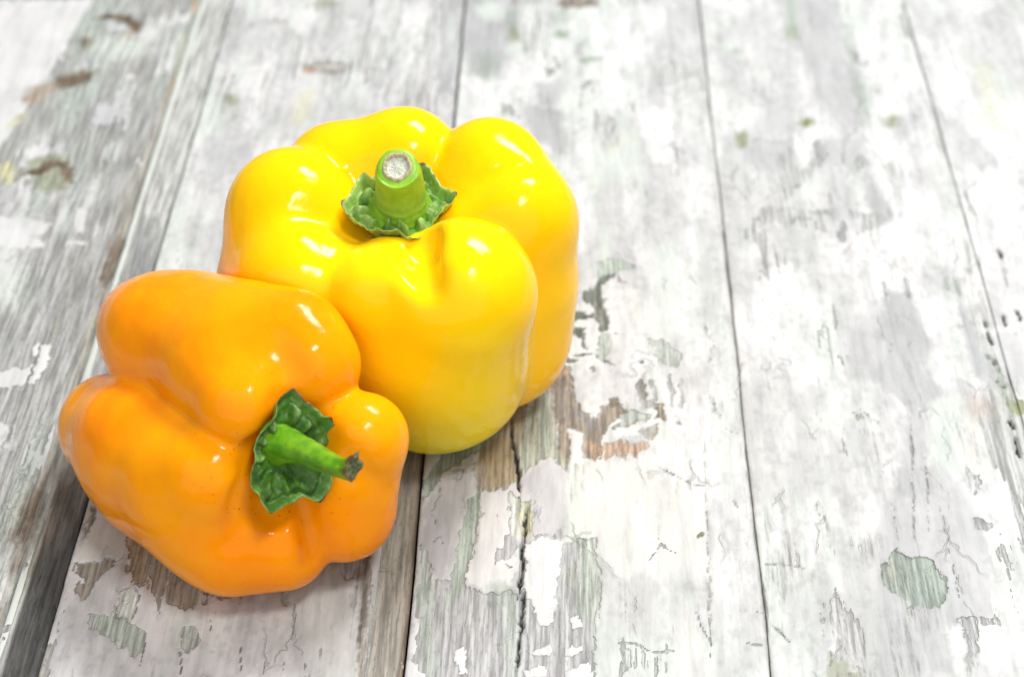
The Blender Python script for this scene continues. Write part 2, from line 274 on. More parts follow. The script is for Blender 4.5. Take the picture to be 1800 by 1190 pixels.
 ('lilac',0.8,1,0,[(-33.9,331.0),(-27.5,347.9),(-20.4,353.7),(-20.7,345.8),(-22.0,335.7),(-23.6,325.9),(-24.8,312.2),(-27.5,304.0),(-32.6,312.0)]),
 ('mintgrey',0.8,0.95,0,[(-21.2,335.7),(-17.3,340.3),(-17.7,329.2),(-19.3,314.4),(-20.6,305.2),(-24.1,298.2),(-26.2,294.2),(-23.6,310.2),(-23.3,320.6)]),
 ('white',0.7,1,0,[(-17.3,339.1),(-7.6,340.3),(-6.3,321.0),(-8.2,302.5),(-15.8,300.4),(-20.7,307.2),(-17.5,322.8)]),
 ('lilac',1.2,0.9,0,[(-6.8,342.8),(2.1,353.3),(7.1,346.5),(7.1,332.1),(2.4,319.1),(-2.4,322.2),(-3.4,336.2)]),
 ('lilacgrey',1.2,0.7,0,[(-10.3,322.0),(4.0,322.3),(-0.7,318.0),(-5.5,318.9),(-8.5,314.7),(-13.1,310.5),(-11.7,317.7)]),
 ('white',0.7,1,0,[(-4.7,318.9),(1.6,322.1),(6.3,321.3),(5.4,312.0),(4.1,305.9),(3.0,295.0),(-0.4,292.0),(-4.3,301.6)]),
 ('mintgrey',1.5,0.7,0,[(-34.0,320.3),(-31.2,314.1),(-28.8,300.0),(-29.7,290.3),(-25.7,272.7),(-30.1,272.6),(-33.4,299.9)]),
 ('mintgrey',2,0.7,0,[(-11.1,297.5),(-5.8,300.6),(-5.9,273.2),(-8.1,273.2),(-9.4,290.8)]),
 ('greend',3,0.35,0,[(-15.1,302.4),(-12.9,304.4),(-6.6,302.6),(-6.2,298.2),(-13.4,297.5)]),
 ('grey',1,0.95,0,[(6.3,319.2),(10.3,318.3),(10.2,301.0),(7.2,295.1),(4.3,273.5),(1.7,273.4),(4.1,296.0),(4.8,310.9)]),
 ('olive',2,0.3,2,[(8.3,313.1),(8.1,304.0)]),
 ('white',0.7,1,0,[(-1.1,293.4),(3.4,294.8),(3.1,290.2),(-0.3,289.9)]),
 ('white',0.7,1,0,[(7.2,292.2),(10.2,294.2),(11.1,290.4),(8.3,289.2)]),
 ('white',0.7,1,0,[(-3.5,281.5),(2.7,284.0),(2.4,280.6),(-2.4,280.5)]),
 ('white',0.7,1,0,[(6.5,283.7),(10.9,284.5),(10.2,281.0),(6.5,279.5)]),
 ('white',0.7,1,0,[(-4.5,275.5),(2.1,277.1),(1.4,272.5),(-4.5,272.4)]),
 ('white',0.7,1,0,[(5.7,275.8),(13.1,278.3),(13.8,272.9),(5.8,272.7)]),
 ('white',0.7,1,0,[(-36.3,277.9),(-31.8,276.2),(-28.9,271.7),(-35.9,271.6)]),
 ('white',0.7,1,0,[(-33.7,295.0),(-32.1,290.2),(-32.8,280.8),(-34.3,280.7)]),
 ('white',0.7,1,0,[(-22.4,281.0),(-19.5,282.1),(-19.1,272.9),(-21.3,272.8)]),
 ('cream',1.5,0.9,0,[(37.1,302.7),(41.3,296.0),(44.5,273.7),(35.0,273.4)]),
 ('mint',4,0.5,0,[(14.7,290.5),(22.2,291.6),(36.8,281.7),(35.0,273.4),(14.5,272.9)]),
 ('yellow',2,0.6,0,[(-6.2,336.1),(-3.0,336.2),(-2.1,327.5),(-3.5,321.1),(-6.3,322.1)]),
 ('mint',2,0.8,0,[(-9.1,338.2),(-6.6,336.1),(-7.1,321.0),(-8.7,323.1)]),
 ('line',0.4,0.6,0.4,[(29.0,312.6),(33.1,319.9),(38.4,315.9)]),
 ('line',0.4,0.6,0.4,[(19.1,284.0),(24.3,285.5),(29.4,282.4),(36.9,283.1)]),
 ('line',0.4,0.6,0.4,[(41.3,296.0),(45.1,284.7)]),
 ('line',0.4,0.6,0.4,[(32.3,328.4),(33.1,319.9)]),
 ('line',0.4,0.6,0.4,[(32.7,350.6),(43.8,342.8),(47.1,342.8)]),
 ('line',0.4,0.6,0.4,[(51.7,392.7),(49.8,382.4),(53.1,372.5)]),
 ('line',0.4,0.6,0.4,[(55.6,285.9),(60.0,285.3)]),
 ('line',0.4,0.6,0.4,[(61.4,292.7),(66.7,285.2)]),
 ('line',0.4,0.6,0.4,[(46.9,333.1),(44.5,274.6)]),
 ('line',0.4,0.6,0.4,[(-9.7,300.5),(-2.8,302.2)]),
 ('line',0.4,0.6,0.4,[(-10.0,311.6),(-8.4,310.1)]),
 ('line',0.4,0.6,0.4,[(-32.3,345.5),(-29.4,337.7),(-31.5,331.1),(-29.7,322.5)]),
 ('line',0.4,0.6,0.4,[(-31.5,318.2),(-28.5,321.5),(-27.5,317.3)]),
 ('line',0.4,0.6,0.4,[(-26.7,346.8),(-23.4,348.0),(-24.0,343.5),(-26.1,344.5)]),
 ('olive',0.5,0.9,0,[(30.8,395.4),(30.6,394.8),(30.3,394.4),(29.8,394.4),(29.5,394.8),(29.4,395.4),(29.5,396.0),(29.9,396.4),(30.3,396.4),(30.7,396.0)]),
 ('olive',0.5,0.9,0,[(44.7,324.2),(44.6,323.7),(44.3,323.4),(44.0,323.4),(43.8,323.7),(43.7,324.2),(43.9,324.7),(44.1,325.0),(44.4,325.0),(44.6,324.7)]),
 ('greend',0.4,0.9,0,[(-20.1,325.1),(-20.1,324.8),(-20.2,324.7),(-20.4,324.7),(-20.5,324.8),(-20.6,325.1),(-20.5,325.3),(-20.4,325.5),(-20.3,325.5),(-20.1,325.4)]),
 ('crack',0.3,1,1.0,[(-10.2,370.6),(-9.4,362.4),(-8.1,354.2),(-7.3,345.0),(-6.5,336.1)]),
 ('crack',0.3,1,1.0,[(-4.2,335.6),(-4.8,326.4),(-5.1,318.9),(-5.6,305.6),(-6.2,299.1)]),
 ('crack',0.3,1,0.9,[(-3.9,303.6),(-4.8,295.7),(-5.5,285.2),(-6.2,272.8)]),
 ('grey',9,0.6,0,[(94.4,622.1),(116.8,622.7),(117.8,564.3),(119.2,529.3),(112.5,521.7),(101.7,538.3),(96.1,567.8)]),
 ('mintgrey',5,0.8,0,[(95.4,619.8),(100.1,619.9),(98.4,591.0),(94.3,584.4)]),
 ('olive',5,0.4,0,[(97.8,591.0),(97.3,588.4),(96.6,586.8),(95.9,586.8),(95.5,588.4),(95.5,590.9),(96.0,593.4),(96.7,595.0),(97.4,595.1),(97.8,593.5)]),
 ('greend',5,0.45,0,[(117.4,598.0),(119.1,570.5),(119.5,531.2),(116.6,529.2),(115.6,564.3)]),
 ('dgrey',2.5,0.7,2,[(118.1,580.8),(119.6,570.1),(121.6,568.1),(124.1,574.7)]),
 ('dgrey',2.5,0.6,1.2,[(121.6,568.1),(122.8,552.4),(124.2,542.7),(126.4,537.4)]),
 ('olive',4,0.7,0,[(128.7,530.5),(128.1,528.7),(127.0,527.6),(125.8,527.6),(125.0,528.6),(124.9,530.4),(125.5,532.2),(126.6,533.3),(127.8,533.3),(128.6,532.3)]),
 ('grey',10,0.5,0,[(78.4,541.5),(89.7,547.6),(89.7,524.8),(73.8,509.8),(72.4,518.8)]),
 ('olive',4,0.8,0,[(98.1,528.4),(97.4,526.6),(95.9,525.5),(94.2,525.4),(92.9,526.5),(92.6,528.2),(93.3,530.0),(94.8,531.1),(96.5,531.2),(97.7,530.1)]),
 ('olive',4,0.65,0,[(72.8,517.0),(72.1,513.8),(70.8,511.8),(69.4,511.8),(68.4,513.7),(68.1,516.9),(68.8,520.1),(70.1,522.2),(71.6,522.2),(72.6,520.2)]),
 ('mint',6,0.9,0,[(74.2,580.7),(73.5,578.0),(72.0,576.3),(70.3,576.3),(69.1,577.9),(68.8,580.6),(69.5,583.4),(71.0,585.1),(72.6,585.1),(73.9,583.5)]),
 ('greend',4,0.4,0,[(74.5,577.6),(74.1,576.4),(73.3,575.6),(72.3,575.6),(71.6,576.3),(71.4,577.5),(71.8,578.8),(72.6,579.5),(73.6,579.6),(74.3,578.8)]),
 ('dgrey',2.5,0.7,0,[(96.5,519.5),(98.9,517.7),(101.1,508.8),(97.7,501.6),(94.6,501.5)]),
 ('grey',5,0.45,0,[(74.3,517.1),(115.4,520.0),(114.6,505.6),(99.4,498.2),(74.8,497.5)]),
 ('white',2,1,0,[(88.8,515.6),(93.6,521.6),(96.6,520.4),(93.6,501.5),(89.1,497.9),(89.1,508.5)]),
 ('dgrey',3,0.35,0,[(72.1,476.3),(99.9,476.2),(119.6,475.1),(116.5,466.9),(109.2,463.5),(100.6,457.0),(88.8,464.6),(71.5,469.0)]),
 ('dgrey',2,0.6,1.4,[(83.3,469.3),(86.5,471.0),(90.3,469.5)]),
 ('dgrey',2,0.6,1.4,[(91.7,473.6),(96.7,474.5),(98.8,475.4)]),
 ('dgrey',2,0.6,1.4,[(86.3,489.2),(89.5,491.0)]),
 ('dgrey',2,0.6,1.4,[(101.4,468.1),(99.6,457.0)]),
 ('grey',3,0.7,0,[(113.2,495.1),(117.5,481.6),(120.3,473.5),(115.4,466.1),(112.2,471.6),(110.5,481.5)]),
 ('dgrey',1,0.6,0.6,[(46.0,538.8),(46.3,518.2),(46.3,500.3),(46.2,483.1)]),
 ('white',2,1,0,[(34.0,532.7),(39.5,538.6),(44.7,533.0),(44.3,500.2),(37.2,503.5),(34.1,519.7)]),
 ('mint',5,0.5,0,[(11.4,502.9),(32.4,514.2),(32.8,493.0),(15.4,485.7)]),
 ('grey',2,0.5,1,[(144.5,531.8),(145.7,501.1),(146.9,479.1),(151.6,450.6)]),
 ('yellow',6,0.25,0,[(165.3,571.7),(171.2,567.7),(165.8,526.8),(161.9,528.6)]),
 ('mint',8,0.5,0,[(166.4,565.6),(177.1,563.8),(173.1,517.8),(176.1,532.7)]),
 ('grey',2.5,0.65,0,[(111.1,431.5),(118.7,431.7),(119.6,421.2),(121.3,404.5),(117.3,398.2),(119.0,390.3),(122.2,384.3),(115.6,375.7),(110.5,376.4),(106.1,382.2),(99.3,392.4),(107.4,399.7),(107.8,416.2)]),
 ('grey',3,0.7,0,[(133.0,424.4),(137.3,424.5),(138.2,398.7),(137.8,389.9),(132.0,390.6),(133.2,407.6)]),
 ('grey',3,0.4,0,[(145.6,439.3),(149.8,438.4),(148.6,421.9),(150.4,415.4),(152.0,408.1),(147.0,383.3),(141.9,386.6),(141.7,411.5)]),
 ('mint',4,0.9,0,[(118.7,380.8),(126.9,381.1),(122.5,348.7),(113.0,348.4)]),
 ('tan',5,0.25,0,[(129.7,383.7),(136.5,383.0),(134.8,373.7),(130.1,372.8),(125.5,353.4),(125.0,356.5)]),
 ('olive',1.2,0.8,0,[(140.5,382.3),(146.6,381.2),(145.2,374.0),(141.9,374.8)]),
 ('mintgrey',2,0.6,0,[(130.7,440.9),(136.7,439.1),(135.4,431.2),(130.7,433.0)]),
 ('mint',4,0.9,0,[(141.2,459.6),(140.5,457.1),(139.6,455.6),(138.8,455.6),(138.4,457.1),(138.6,459.5),(139.2,462.0),(140.2,463.6),(141.0,463.6),(141.4,462.1)]),
 ('white',0.8,1,0,[(143.0,415.2),(151.2,416.4),(150.8,413.1),(143.2,412.9)]),
 ('grey',3,0.5,0,[(109.4,376.4),(116.8,375.8),(113.8,357.0),(112.9,340.8),(100.3,340.5),(105.4,356.8)]),
 ('grey',9,0.55,0,[(94.3,410.2),(102.5,417.9),(107.1,410.6),(102.8,392.5),(93.1,390.5)]),
 ('crack',0.4,1,0.9,[(141.3,418.9),(141.3,415.6)]),
 ('crack',0.4,1,0.9,[(141.1,412.8),(141.3,409.2),(141.6,406.4)]),
 ('crack',0.4,1,0.9,[(140.6,400.6),(140.4,397.9)]),
 ('crack',0.4,1,0.9,[(141.0,396.1),(141.4,394.4)]),
 ('crack',0.4,1,0.9,[(139.7,390.8),(140.1,389.5)]),
 ('crack',0.4,1,0.9,[(140.9,388.3),(141.5,387.3)]),
 ('crack',0.4,1,0.9,[(140.6,373.9),(141.0,368.6)]),
 ('crack',0.4,1,0.9,[(140.7,365.7),(140.4,361.7),(140.4,356.9)]),
 ('crack',0.4,1,0.9,[(152.0,455.2),(152.5,450.1)]),
 ('crack',0.4,1,0.9,[(152.1,424.4),(152.6,417.3)]),
 ('crack',0.4,1,0.9,[(147.6,421.9),(147.3,415.3)]),
 ('greend',1.2,0.6,1.4,[(138.3,402.3),(140.6,400.6),(140.8,393.5),(141.7,385.7),(140.8,374.7)]),
 ('greend',1.2,0.5,0,[(141.3,444.4),(140.9,443.6),(140.3,443.0),(139.6,443.0),(139.1,443.5),(139.0,444.3),(139.4,445.2),(140.0,445.7),(140.7,445.7),(141.2,445.2)]),
 ('grey',4,0.45,0,[(102.4,351.0),(116.3,354.0),(124.2,333.3),(123.1,297.4),(108.2,292.5),(106.7,278.3),(95.9,274.9),(88.2,274.7),(91.9,308.1),(97.9,332.6)]),
 ('grey',1.5,0.5,0,[(108.7,295.9),(123.1,297.4),(122.3,293.4),(116.8,292.2),(112.1,275.3),(110.4,275.3),(112.6,292.6)]),
 ('greenm',0.7,1,0,[(94.3,314.1),(97.5,316.6),(98.8,320.2),(99.5,317.6),(103.1,317.3),(106.6,316.6),(110.0,312.1),(110.6,306.2),(107.6,299.8),(104.0,299.4),(102.4,300.8),(100.3,298.5),(98.8,294.3),(98.5,296.7),(99.7,301.3),(96.7,304.1),(93.6,306.4)]),
 ('greend',0.6,0.6,0.7,[(94.3,314.1),(97.5,316.6),(99.5,317.6),(103.1,317.3),(106.6,316.6),(110.0,312.1),(110.6,306.2),(107.6,299.8),(104.0,299.4)]),
 ('brownw',2,0.35,0,[(94.3,314.1),(97.5,316.0),(97.0,309.4),(93.8,308.1)]),
 ('line',0.4,0.55,0.45,[(100.4,340.4),(99.9,330.2),(99.4,320.2)]),
 ('line',0.4,0.55,0.45,[(110.5,373.3),(106.7,343.1),(103.6,319.1)]),
 ('line',0.4,0.55,0.45,[(113.2,362.1),(110.4,339.3),(108.4,322.9)]),
 ('line',0.4,0.55,0.45,[(113.2,340.7),(113.6,325.5),(113.4,313.4),(112.9,294.9)]),
 ('line',0.4,0.55,0.45,[(128.8,328.4),(128.6,315.0),(127.7,303.2),(128.4,293.0)]),
 ('line',0.4,0.55,0.45,[(50.2,414.2),(52.8,404.8),(51.0,392.4)]),
 ('line',0.4,0.55,0.45,[(49.8,380.4),(52.4,373.2)]),
 ('line',0.4,0.55,0.45,[(57.7,297.4),(60.2,295.2)]),
 ('line',0.4,0.55,0.45,[(54.6,286.1),(59.4,285.5)]),
 ('line',0.4,0.55,0.45,[(61.0,292.4),(67.2,285.4)]),
 ('line',0.4,0.55,0.45,[(61.2,313.2),(66.3,313.6),(72.5,312.3)]),
 ('line',0.4,0.55,0.45,[(85.1,276.7),(81.6,279.8)]),
 ('line',0.4,0.55,0.45,[(110.4,407.8),(107.0,398.4)]),
 ('line',0.4,0.55,0.45,[(91.7,373.5),(95.9,375.8),(100.1,370.2)]),
 ('line',0.4,0.55,0.45,[(80.5,366.9),(85.8,365.6)]),
 ('line',0.4,0.55,0.45,[(124.1,351.5),(127.0,346.3)]),
 ('grey',0.8,0.8,0,[(124.1,351.5),(127.0,346.3),(123.6,340.7),(125.5,346.3)]),
 ('grey',1,0.9,0,[(122.2,332.6),(124.5,332.7),(127.6,329.0),(124.4,326.8),(121.9,328.2)]),
 ('olive',2.5,0.45,0,[(75.5,282.9),(80.4,279.8),(84.8,274.6),(73.7,274.3)]),
 ('olive',1.5,0.45,0,[(91.5,372.1),(95.3,375.1),(97.5,373.0),(94.3,371.2)]),
 ('mint',4,0.7,0,[(92.1,407.4),(91.3,404.6),(89.8,402.8),(88.2,402.8),(87.1,404.5),(86.9,407.2),(87.7,410.0),(89.2,411.8),(90.8,411.9),(91.9,410.1)]),
 ('mint',5,0.5,0,[(79.9,375.4),(89.9,375.6),(88.7,365.7),(80.0,366.9)]),
 ('white',1,1,0,[(108.1,292.0),(112.5,292.1),(110.8,276.3),(108.1,276.3)]),
 ('white',1.2,1,0,[(123.5,334.6),(127.4,341.1),(135.3,347.8),(133.5,333.6),(129.3,330.9),(127.0,333.4)]),
]

UNDER = dict(grey=(.52,.525,.54), lilacgrey=(.55,.54,.58), dgrey=(.24,.25,.265), bgrey=(.30,.275,.24), mint=(.76,.82,.77), mintgrey=(.50,.57,.51),
    mintw=(.52,.57,.48), greenwood=(.17,.19,.16), greenm=(.40,.46,.41), greend=(.28,.36,.27), brown=(.17,.125,.085), brownw=(.25,.205,.17), tan=(.62,.40,.26), tan2=(.40,.31,.20), tan3=(.47,.39,.31),
    olive=(.24,.27,.11), yellow=(.78,.76,.42), teal=(.40,.50,.46), line=(.20,.20,.19), crack=(.015,.015,.01))
TOP = dict(white=(.87,.87,.875), lilac=(.69,.69,.72), cream=(.83,.84,.81))
GAPS = {-130.6: .3, -35.2: .35, 60.2: .07, 144.0: .012}
SEAMS = [-226.5, -130.6, -35.2, 60.2, 144.0, 239.0]

def seg_dist(x, y, a, b):
    dx, dy = b[0]-a[0], b[1]-a[1]; l2 = dx*dx+dy*dy + 1e-9
    t = np.clip(((x-a[0])*dx + (y-a[1])*dy)/l2, 0, 1)
    return np.hypot(x-a[0]-t*dx, y-a[1]-t*dy), t
def poly_sd(x, y, pts):
    d = np.full(x.shape, 1e9); ins = np.zeros(x.shape, bool)
    n = len(pts)
    for i in range(n):
        a, b = pts[i], pts[(i+1) % n]
        d = np.minimum(d, seg_dist(x, y, a, b)[0])
        if a[1] != b[1]:
            c = ((a[1] > y) != (b[1] > y)) & (x < (b[0]-a[0])*(y-a[1])/(b[1]-a[1]) + a[0])
            ins ^= c
    return np.where(ins, -d, d)

def plank_fields(x, y, idx, x0, x1):
    """albedo, paint cover, paint colour and relief (mm) at each point of one plank; x, y in mm on the table"""
    s = idx * 31
    gx = x + 2.2 * (fbm(x*.03, y*.012, s+5, 3) - .5) * 6
    grain = fbm(gx*.9, y*.022, s+1, 4); grain2 = fbm(gx*2.6, y*.05, s+2, 3)
    blot = fbm(x*.035, y*.018, s+3, 4); blot2 = fbm(x*.10, y*.05, s+4, 4)
    # under layers: grey wash over weathered wood, mint in places
    g = ((.44 if idx == 0 else .50) + .32*(grain-.5) + .18*(grain2-.5))[:, None]
    U = g * np.array([1.0, 1.01, 1.0])
    mint = sstep(.50, .68, fbm(x*.05, y*.012, s+9, 4))[:, None]
    U = U*(1-.55*mint) + .55*mint*np.array([.64, .74, .67])*(g/.5)**.5
    if idx in (1, 2, 3, 4): U = U*.5 + .5*np.array([.66, .665, .665])
    wood = sstep(.60, .74, fbm(gx*.22, y*.012, s+11, 4))[:, None]
    wamt = .7 if idx in (0, 5) else .25
    U = U*(1-wamt*wood) + wamt*wood*np.array([.33, .32, .29])
    # paint cover
    cov = {0: .04, 1: .86, 2: .93, 3: .97, 4: .97}.get(idx, .85)
    Pn = .45*blot + .35*blot2 + .2*grain
    lo = .62 - .30*cov
    P = .5 + (Pn - lo) * 3.2
    P = np.clip(P, 0, 1)
    T = np.ones((len(x), 3)) * np.array(TOP['white'])
    tint = sstep(.44, .68, .6*fbm(x*.09, y*.022, s+21, 4)+.4*fbm(x*.3, y*.02, s+22, 3))[:, None] * .6
    T = T*(1-tint) + tint*np.array([.75, .825, .765])
    gt = sstep(.44, .62, .40*fbm(x*.10, y*.055, s+23, 5)+.38*fbm(x*.034, y*.017, s+27, 3)+.22*fbm(gx*.35, y*.02, s+24, 4))[:, None] * .72
    T = T*(1-gt) + gt*np.array([.60, .605, .61])
    T *= (1-.13*sstep(.48, .72, fbm(x*.55, y*.38, s+25, 4)))[:, None]
    T *= (1 + .07*(grain-.5))[:, None]
    Z = np.zeros(len(x))
    # beaded edge strip on the right of each plank
    u = x1 - x                       # mm from the right edge
    v = x - x0
    strip = sstep(9.7, 9.1, u)
    hump = np.exp(-((u-11.3)/1.1)**2)
    rec = np.exp(-((u-14.2)/1.1)**2)
    k = {0: 1.0, 1: .7, 2: .28, 3: .5}.get(idx, .7)
    Z += k*(-1.0*strip + .35*hump*(1-strip) - .45*rec)
    er = {2: .45, 3: .05}.get(idx, 1.3); el = {3: .4, 4: .05}.get(idx, .9)
    Z -= er*np.clip(1 - u/1.1, 0, 1)**2 + el*np.clip(1 - v/1.0, 0, 1)**2
    if idx == 0:
        nn = fbm(x*.5, y*.35, 77, 3)
        hp = sstep(.25, .5, hump) * sstep(.28, .42, nn + np.clip((y-330)*.003, -.0, .3))
        P = np.maximum(P*(1-strip)*(1-sstep(.2, .5, rec)), hp)
        T = T*(1-hump[:, None]) + hump[:, None]*np.array([.80, .86, .79])
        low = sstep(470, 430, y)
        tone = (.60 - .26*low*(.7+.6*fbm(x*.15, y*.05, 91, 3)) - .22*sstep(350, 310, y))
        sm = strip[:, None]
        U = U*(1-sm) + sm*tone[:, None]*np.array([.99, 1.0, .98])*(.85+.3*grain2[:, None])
        P = P*(1-strip) + strip*0.0
        rb = sstep(.3, .8, rec)[:, None]*.5
        U = U*(1-rb) + rb*np.array([.42, .38, .29])
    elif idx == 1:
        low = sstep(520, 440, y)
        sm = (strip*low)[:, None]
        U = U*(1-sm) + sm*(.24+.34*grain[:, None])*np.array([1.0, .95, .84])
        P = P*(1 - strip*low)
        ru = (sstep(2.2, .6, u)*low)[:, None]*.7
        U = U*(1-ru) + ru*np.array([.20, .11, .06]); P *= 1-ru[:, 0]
    else:
        P *= 1 - .35*strip*sstep(.45, .6, fbm(x*.2, y*.02, s+41, 3))
    # the paint thins on the arris; bare edges darker at the seams
    ed = np.maximum(np.exp(-(u/.5)**2), np.exp(-(v/.45)**2))
    P *= 1 - (.8 if idx < 2 else .35)*ed
    ek = .55 if idx < 2 else .30*sstep(.38, .55, fbm(y*.02, y*0, s+71, 3))
    if idx >= 3: ek = ek*np.where((u < 5) | (idx > 3), .0, 1)
    ek = (ek*np.ones(len(x)))
    ek = (ek*ed)[:, None]
    U = U*(1-ek) + ek*np.array([.12, .12, .115])
    # brushed whitewash: thin streaks dragged along the boards
    dr = fbm(gx*.55+9, y*.018, s+61, 4); dr2 = fbm(x*.05, y*.02, s+62, 3)
    thin = sstep(.50, .64, dr)*sstep(.42, .60, dr2)
    P *= 1 - (.30 if idx in (2, 3, 4) else .5)*thin
    # ragged outlines
    wx = (fbm(x*.45, y*.40, 301, 4)-.5)*5.0; wy = (fbm(x*.45+40, y*.40, 302, 4)-.5)*5.0
    wx2 = (vn(x*1.6, y*1.1, 303)-.5)*.9
    rx = x + wx*.55 + wx2; ry = y + wy*.8
    fine = fbm(gx*1.2, y*.12, 305, 4)
    for kind, soft, amt, w, pts in MARKS:
        xs = [p[0] for p in pts]; ys = [p[1] for p in pts]; m = 7 + soft*2 + w
        if max(xs)+m < x0 or min(xs)-m > x1: continue
        sel = np.where((x > min(xs)-m) & (x < max(xs)+m) & (y > min(ys)-m) & (y < max(ys)+m))[0]
        if len(sel) == 0: continue
        if w:
            if kind in ('line', 'crack'): qx = x[sel] + wx[sel]*.25 + wx2[sel]*.35; qy = y[sel] + wy[sel]*.3
            else: qx = rx[sel]; qy = ry[sel]
            d = np.full(len(sel), 1e9); n = len(pts)-1; tt = np.zeros(len(sel))
            for i in range(n):
                di, t = seg_dist(qx, qy, pts[i], pts[i+1])
                tt = np.where(di < d, (i+t)/n, tt); d = np.minimum(d, di)
            taper = np.clip(np.minimum(tt, 1-tt)*6, .25, 1)
            ww = w*.5*taper
            if kind == 'crack': ww = ww*(.55+.9*vn(x[sel]*.7, y[sel]*.45, 311))
            a = sstep(ww+soft*.5, ww-soft*.5, d)
        else:
            d = poly_sd(rx[sel], ry[sel], pts)
            a = sstep(soft*.6, -soft*.6, d + (fine[sel]-.5)*soft*1.2)
        a = a*amt
        if kind in TOP:
            c = np.array(TOP[kind])*(1+.05*(grain[sel]-.5))[:, None]
            T[sel] = T[sel]*(1-a[:, None]) + a[:, None]*c
            P[sel] = P[sel]*(1-a) + a*(.62 + .7*(blot2[sel]-.32))
        else:
            var = (1 + (.9 if kind in ('brown','brownw','bgrey','mintw','tan2','greenwood') else .4)*(grain[sel]-.5) + .35*(grain2[sel]-.5))
            c = np.array(UNDER[kind])[None, :]*var[:, None]
            if kind in ('mintw', 'tan2', 'brownw'):
                st = sstep(.5, .62, fbm(gx[sel]*1.5, y[sel]*.05, 333, 3))[:, None]*.5
                c = c*(1-st) + st*np.array([.47, .40, .27])
            if soft >= 2.5 and kind not in ('brown', 'dgrey', 'bgrey', 'brownw', 'tan2', 'mintw'):     # a thin wash over the paint
                wa = np.clip(a*(1.0+.6*fine[sel]), 0, 1)[:, None]
                T[sel] = T[sel]*(1-wa) + wa*(.45*T[sel]*0 + c)
                U[sel] = U[sel]*(1-a[:, None]) + a[:, None]*c
            else:
                U[sel] = U[sel]*(1-a[:, None]) + a[:, None]*c
                P[sel] = P[sel]*(1-a)
        if kind == 'crack': Z[sel] -= 1.6*a
        elif kind == 'brown' and w: Z[sel] -= .5*a
        elif kind == 'line': Z[sel] -= .12*a
        elif kind in ('greenwood', 'brownw', 'greenm', 'bgrey'): Z[sel] -= .22*a
    cover = sstep(.40, .60, P)
    Z += .26*cover + .10*(grain-.5)*(1-.7*cover) + .12*(grain2-.5)*(1-cover)
    T = T*.640*(1-.07*sstep(.42, .72, grain)-.04*sstep(.5, .8, grain2))[:, None]
    U = .77*U*np.where(U.mean(1) > .4, .86, .95)[:, None]
    return np.clip(U, .01, .9), P, np.clip(T, .05, .9), Z

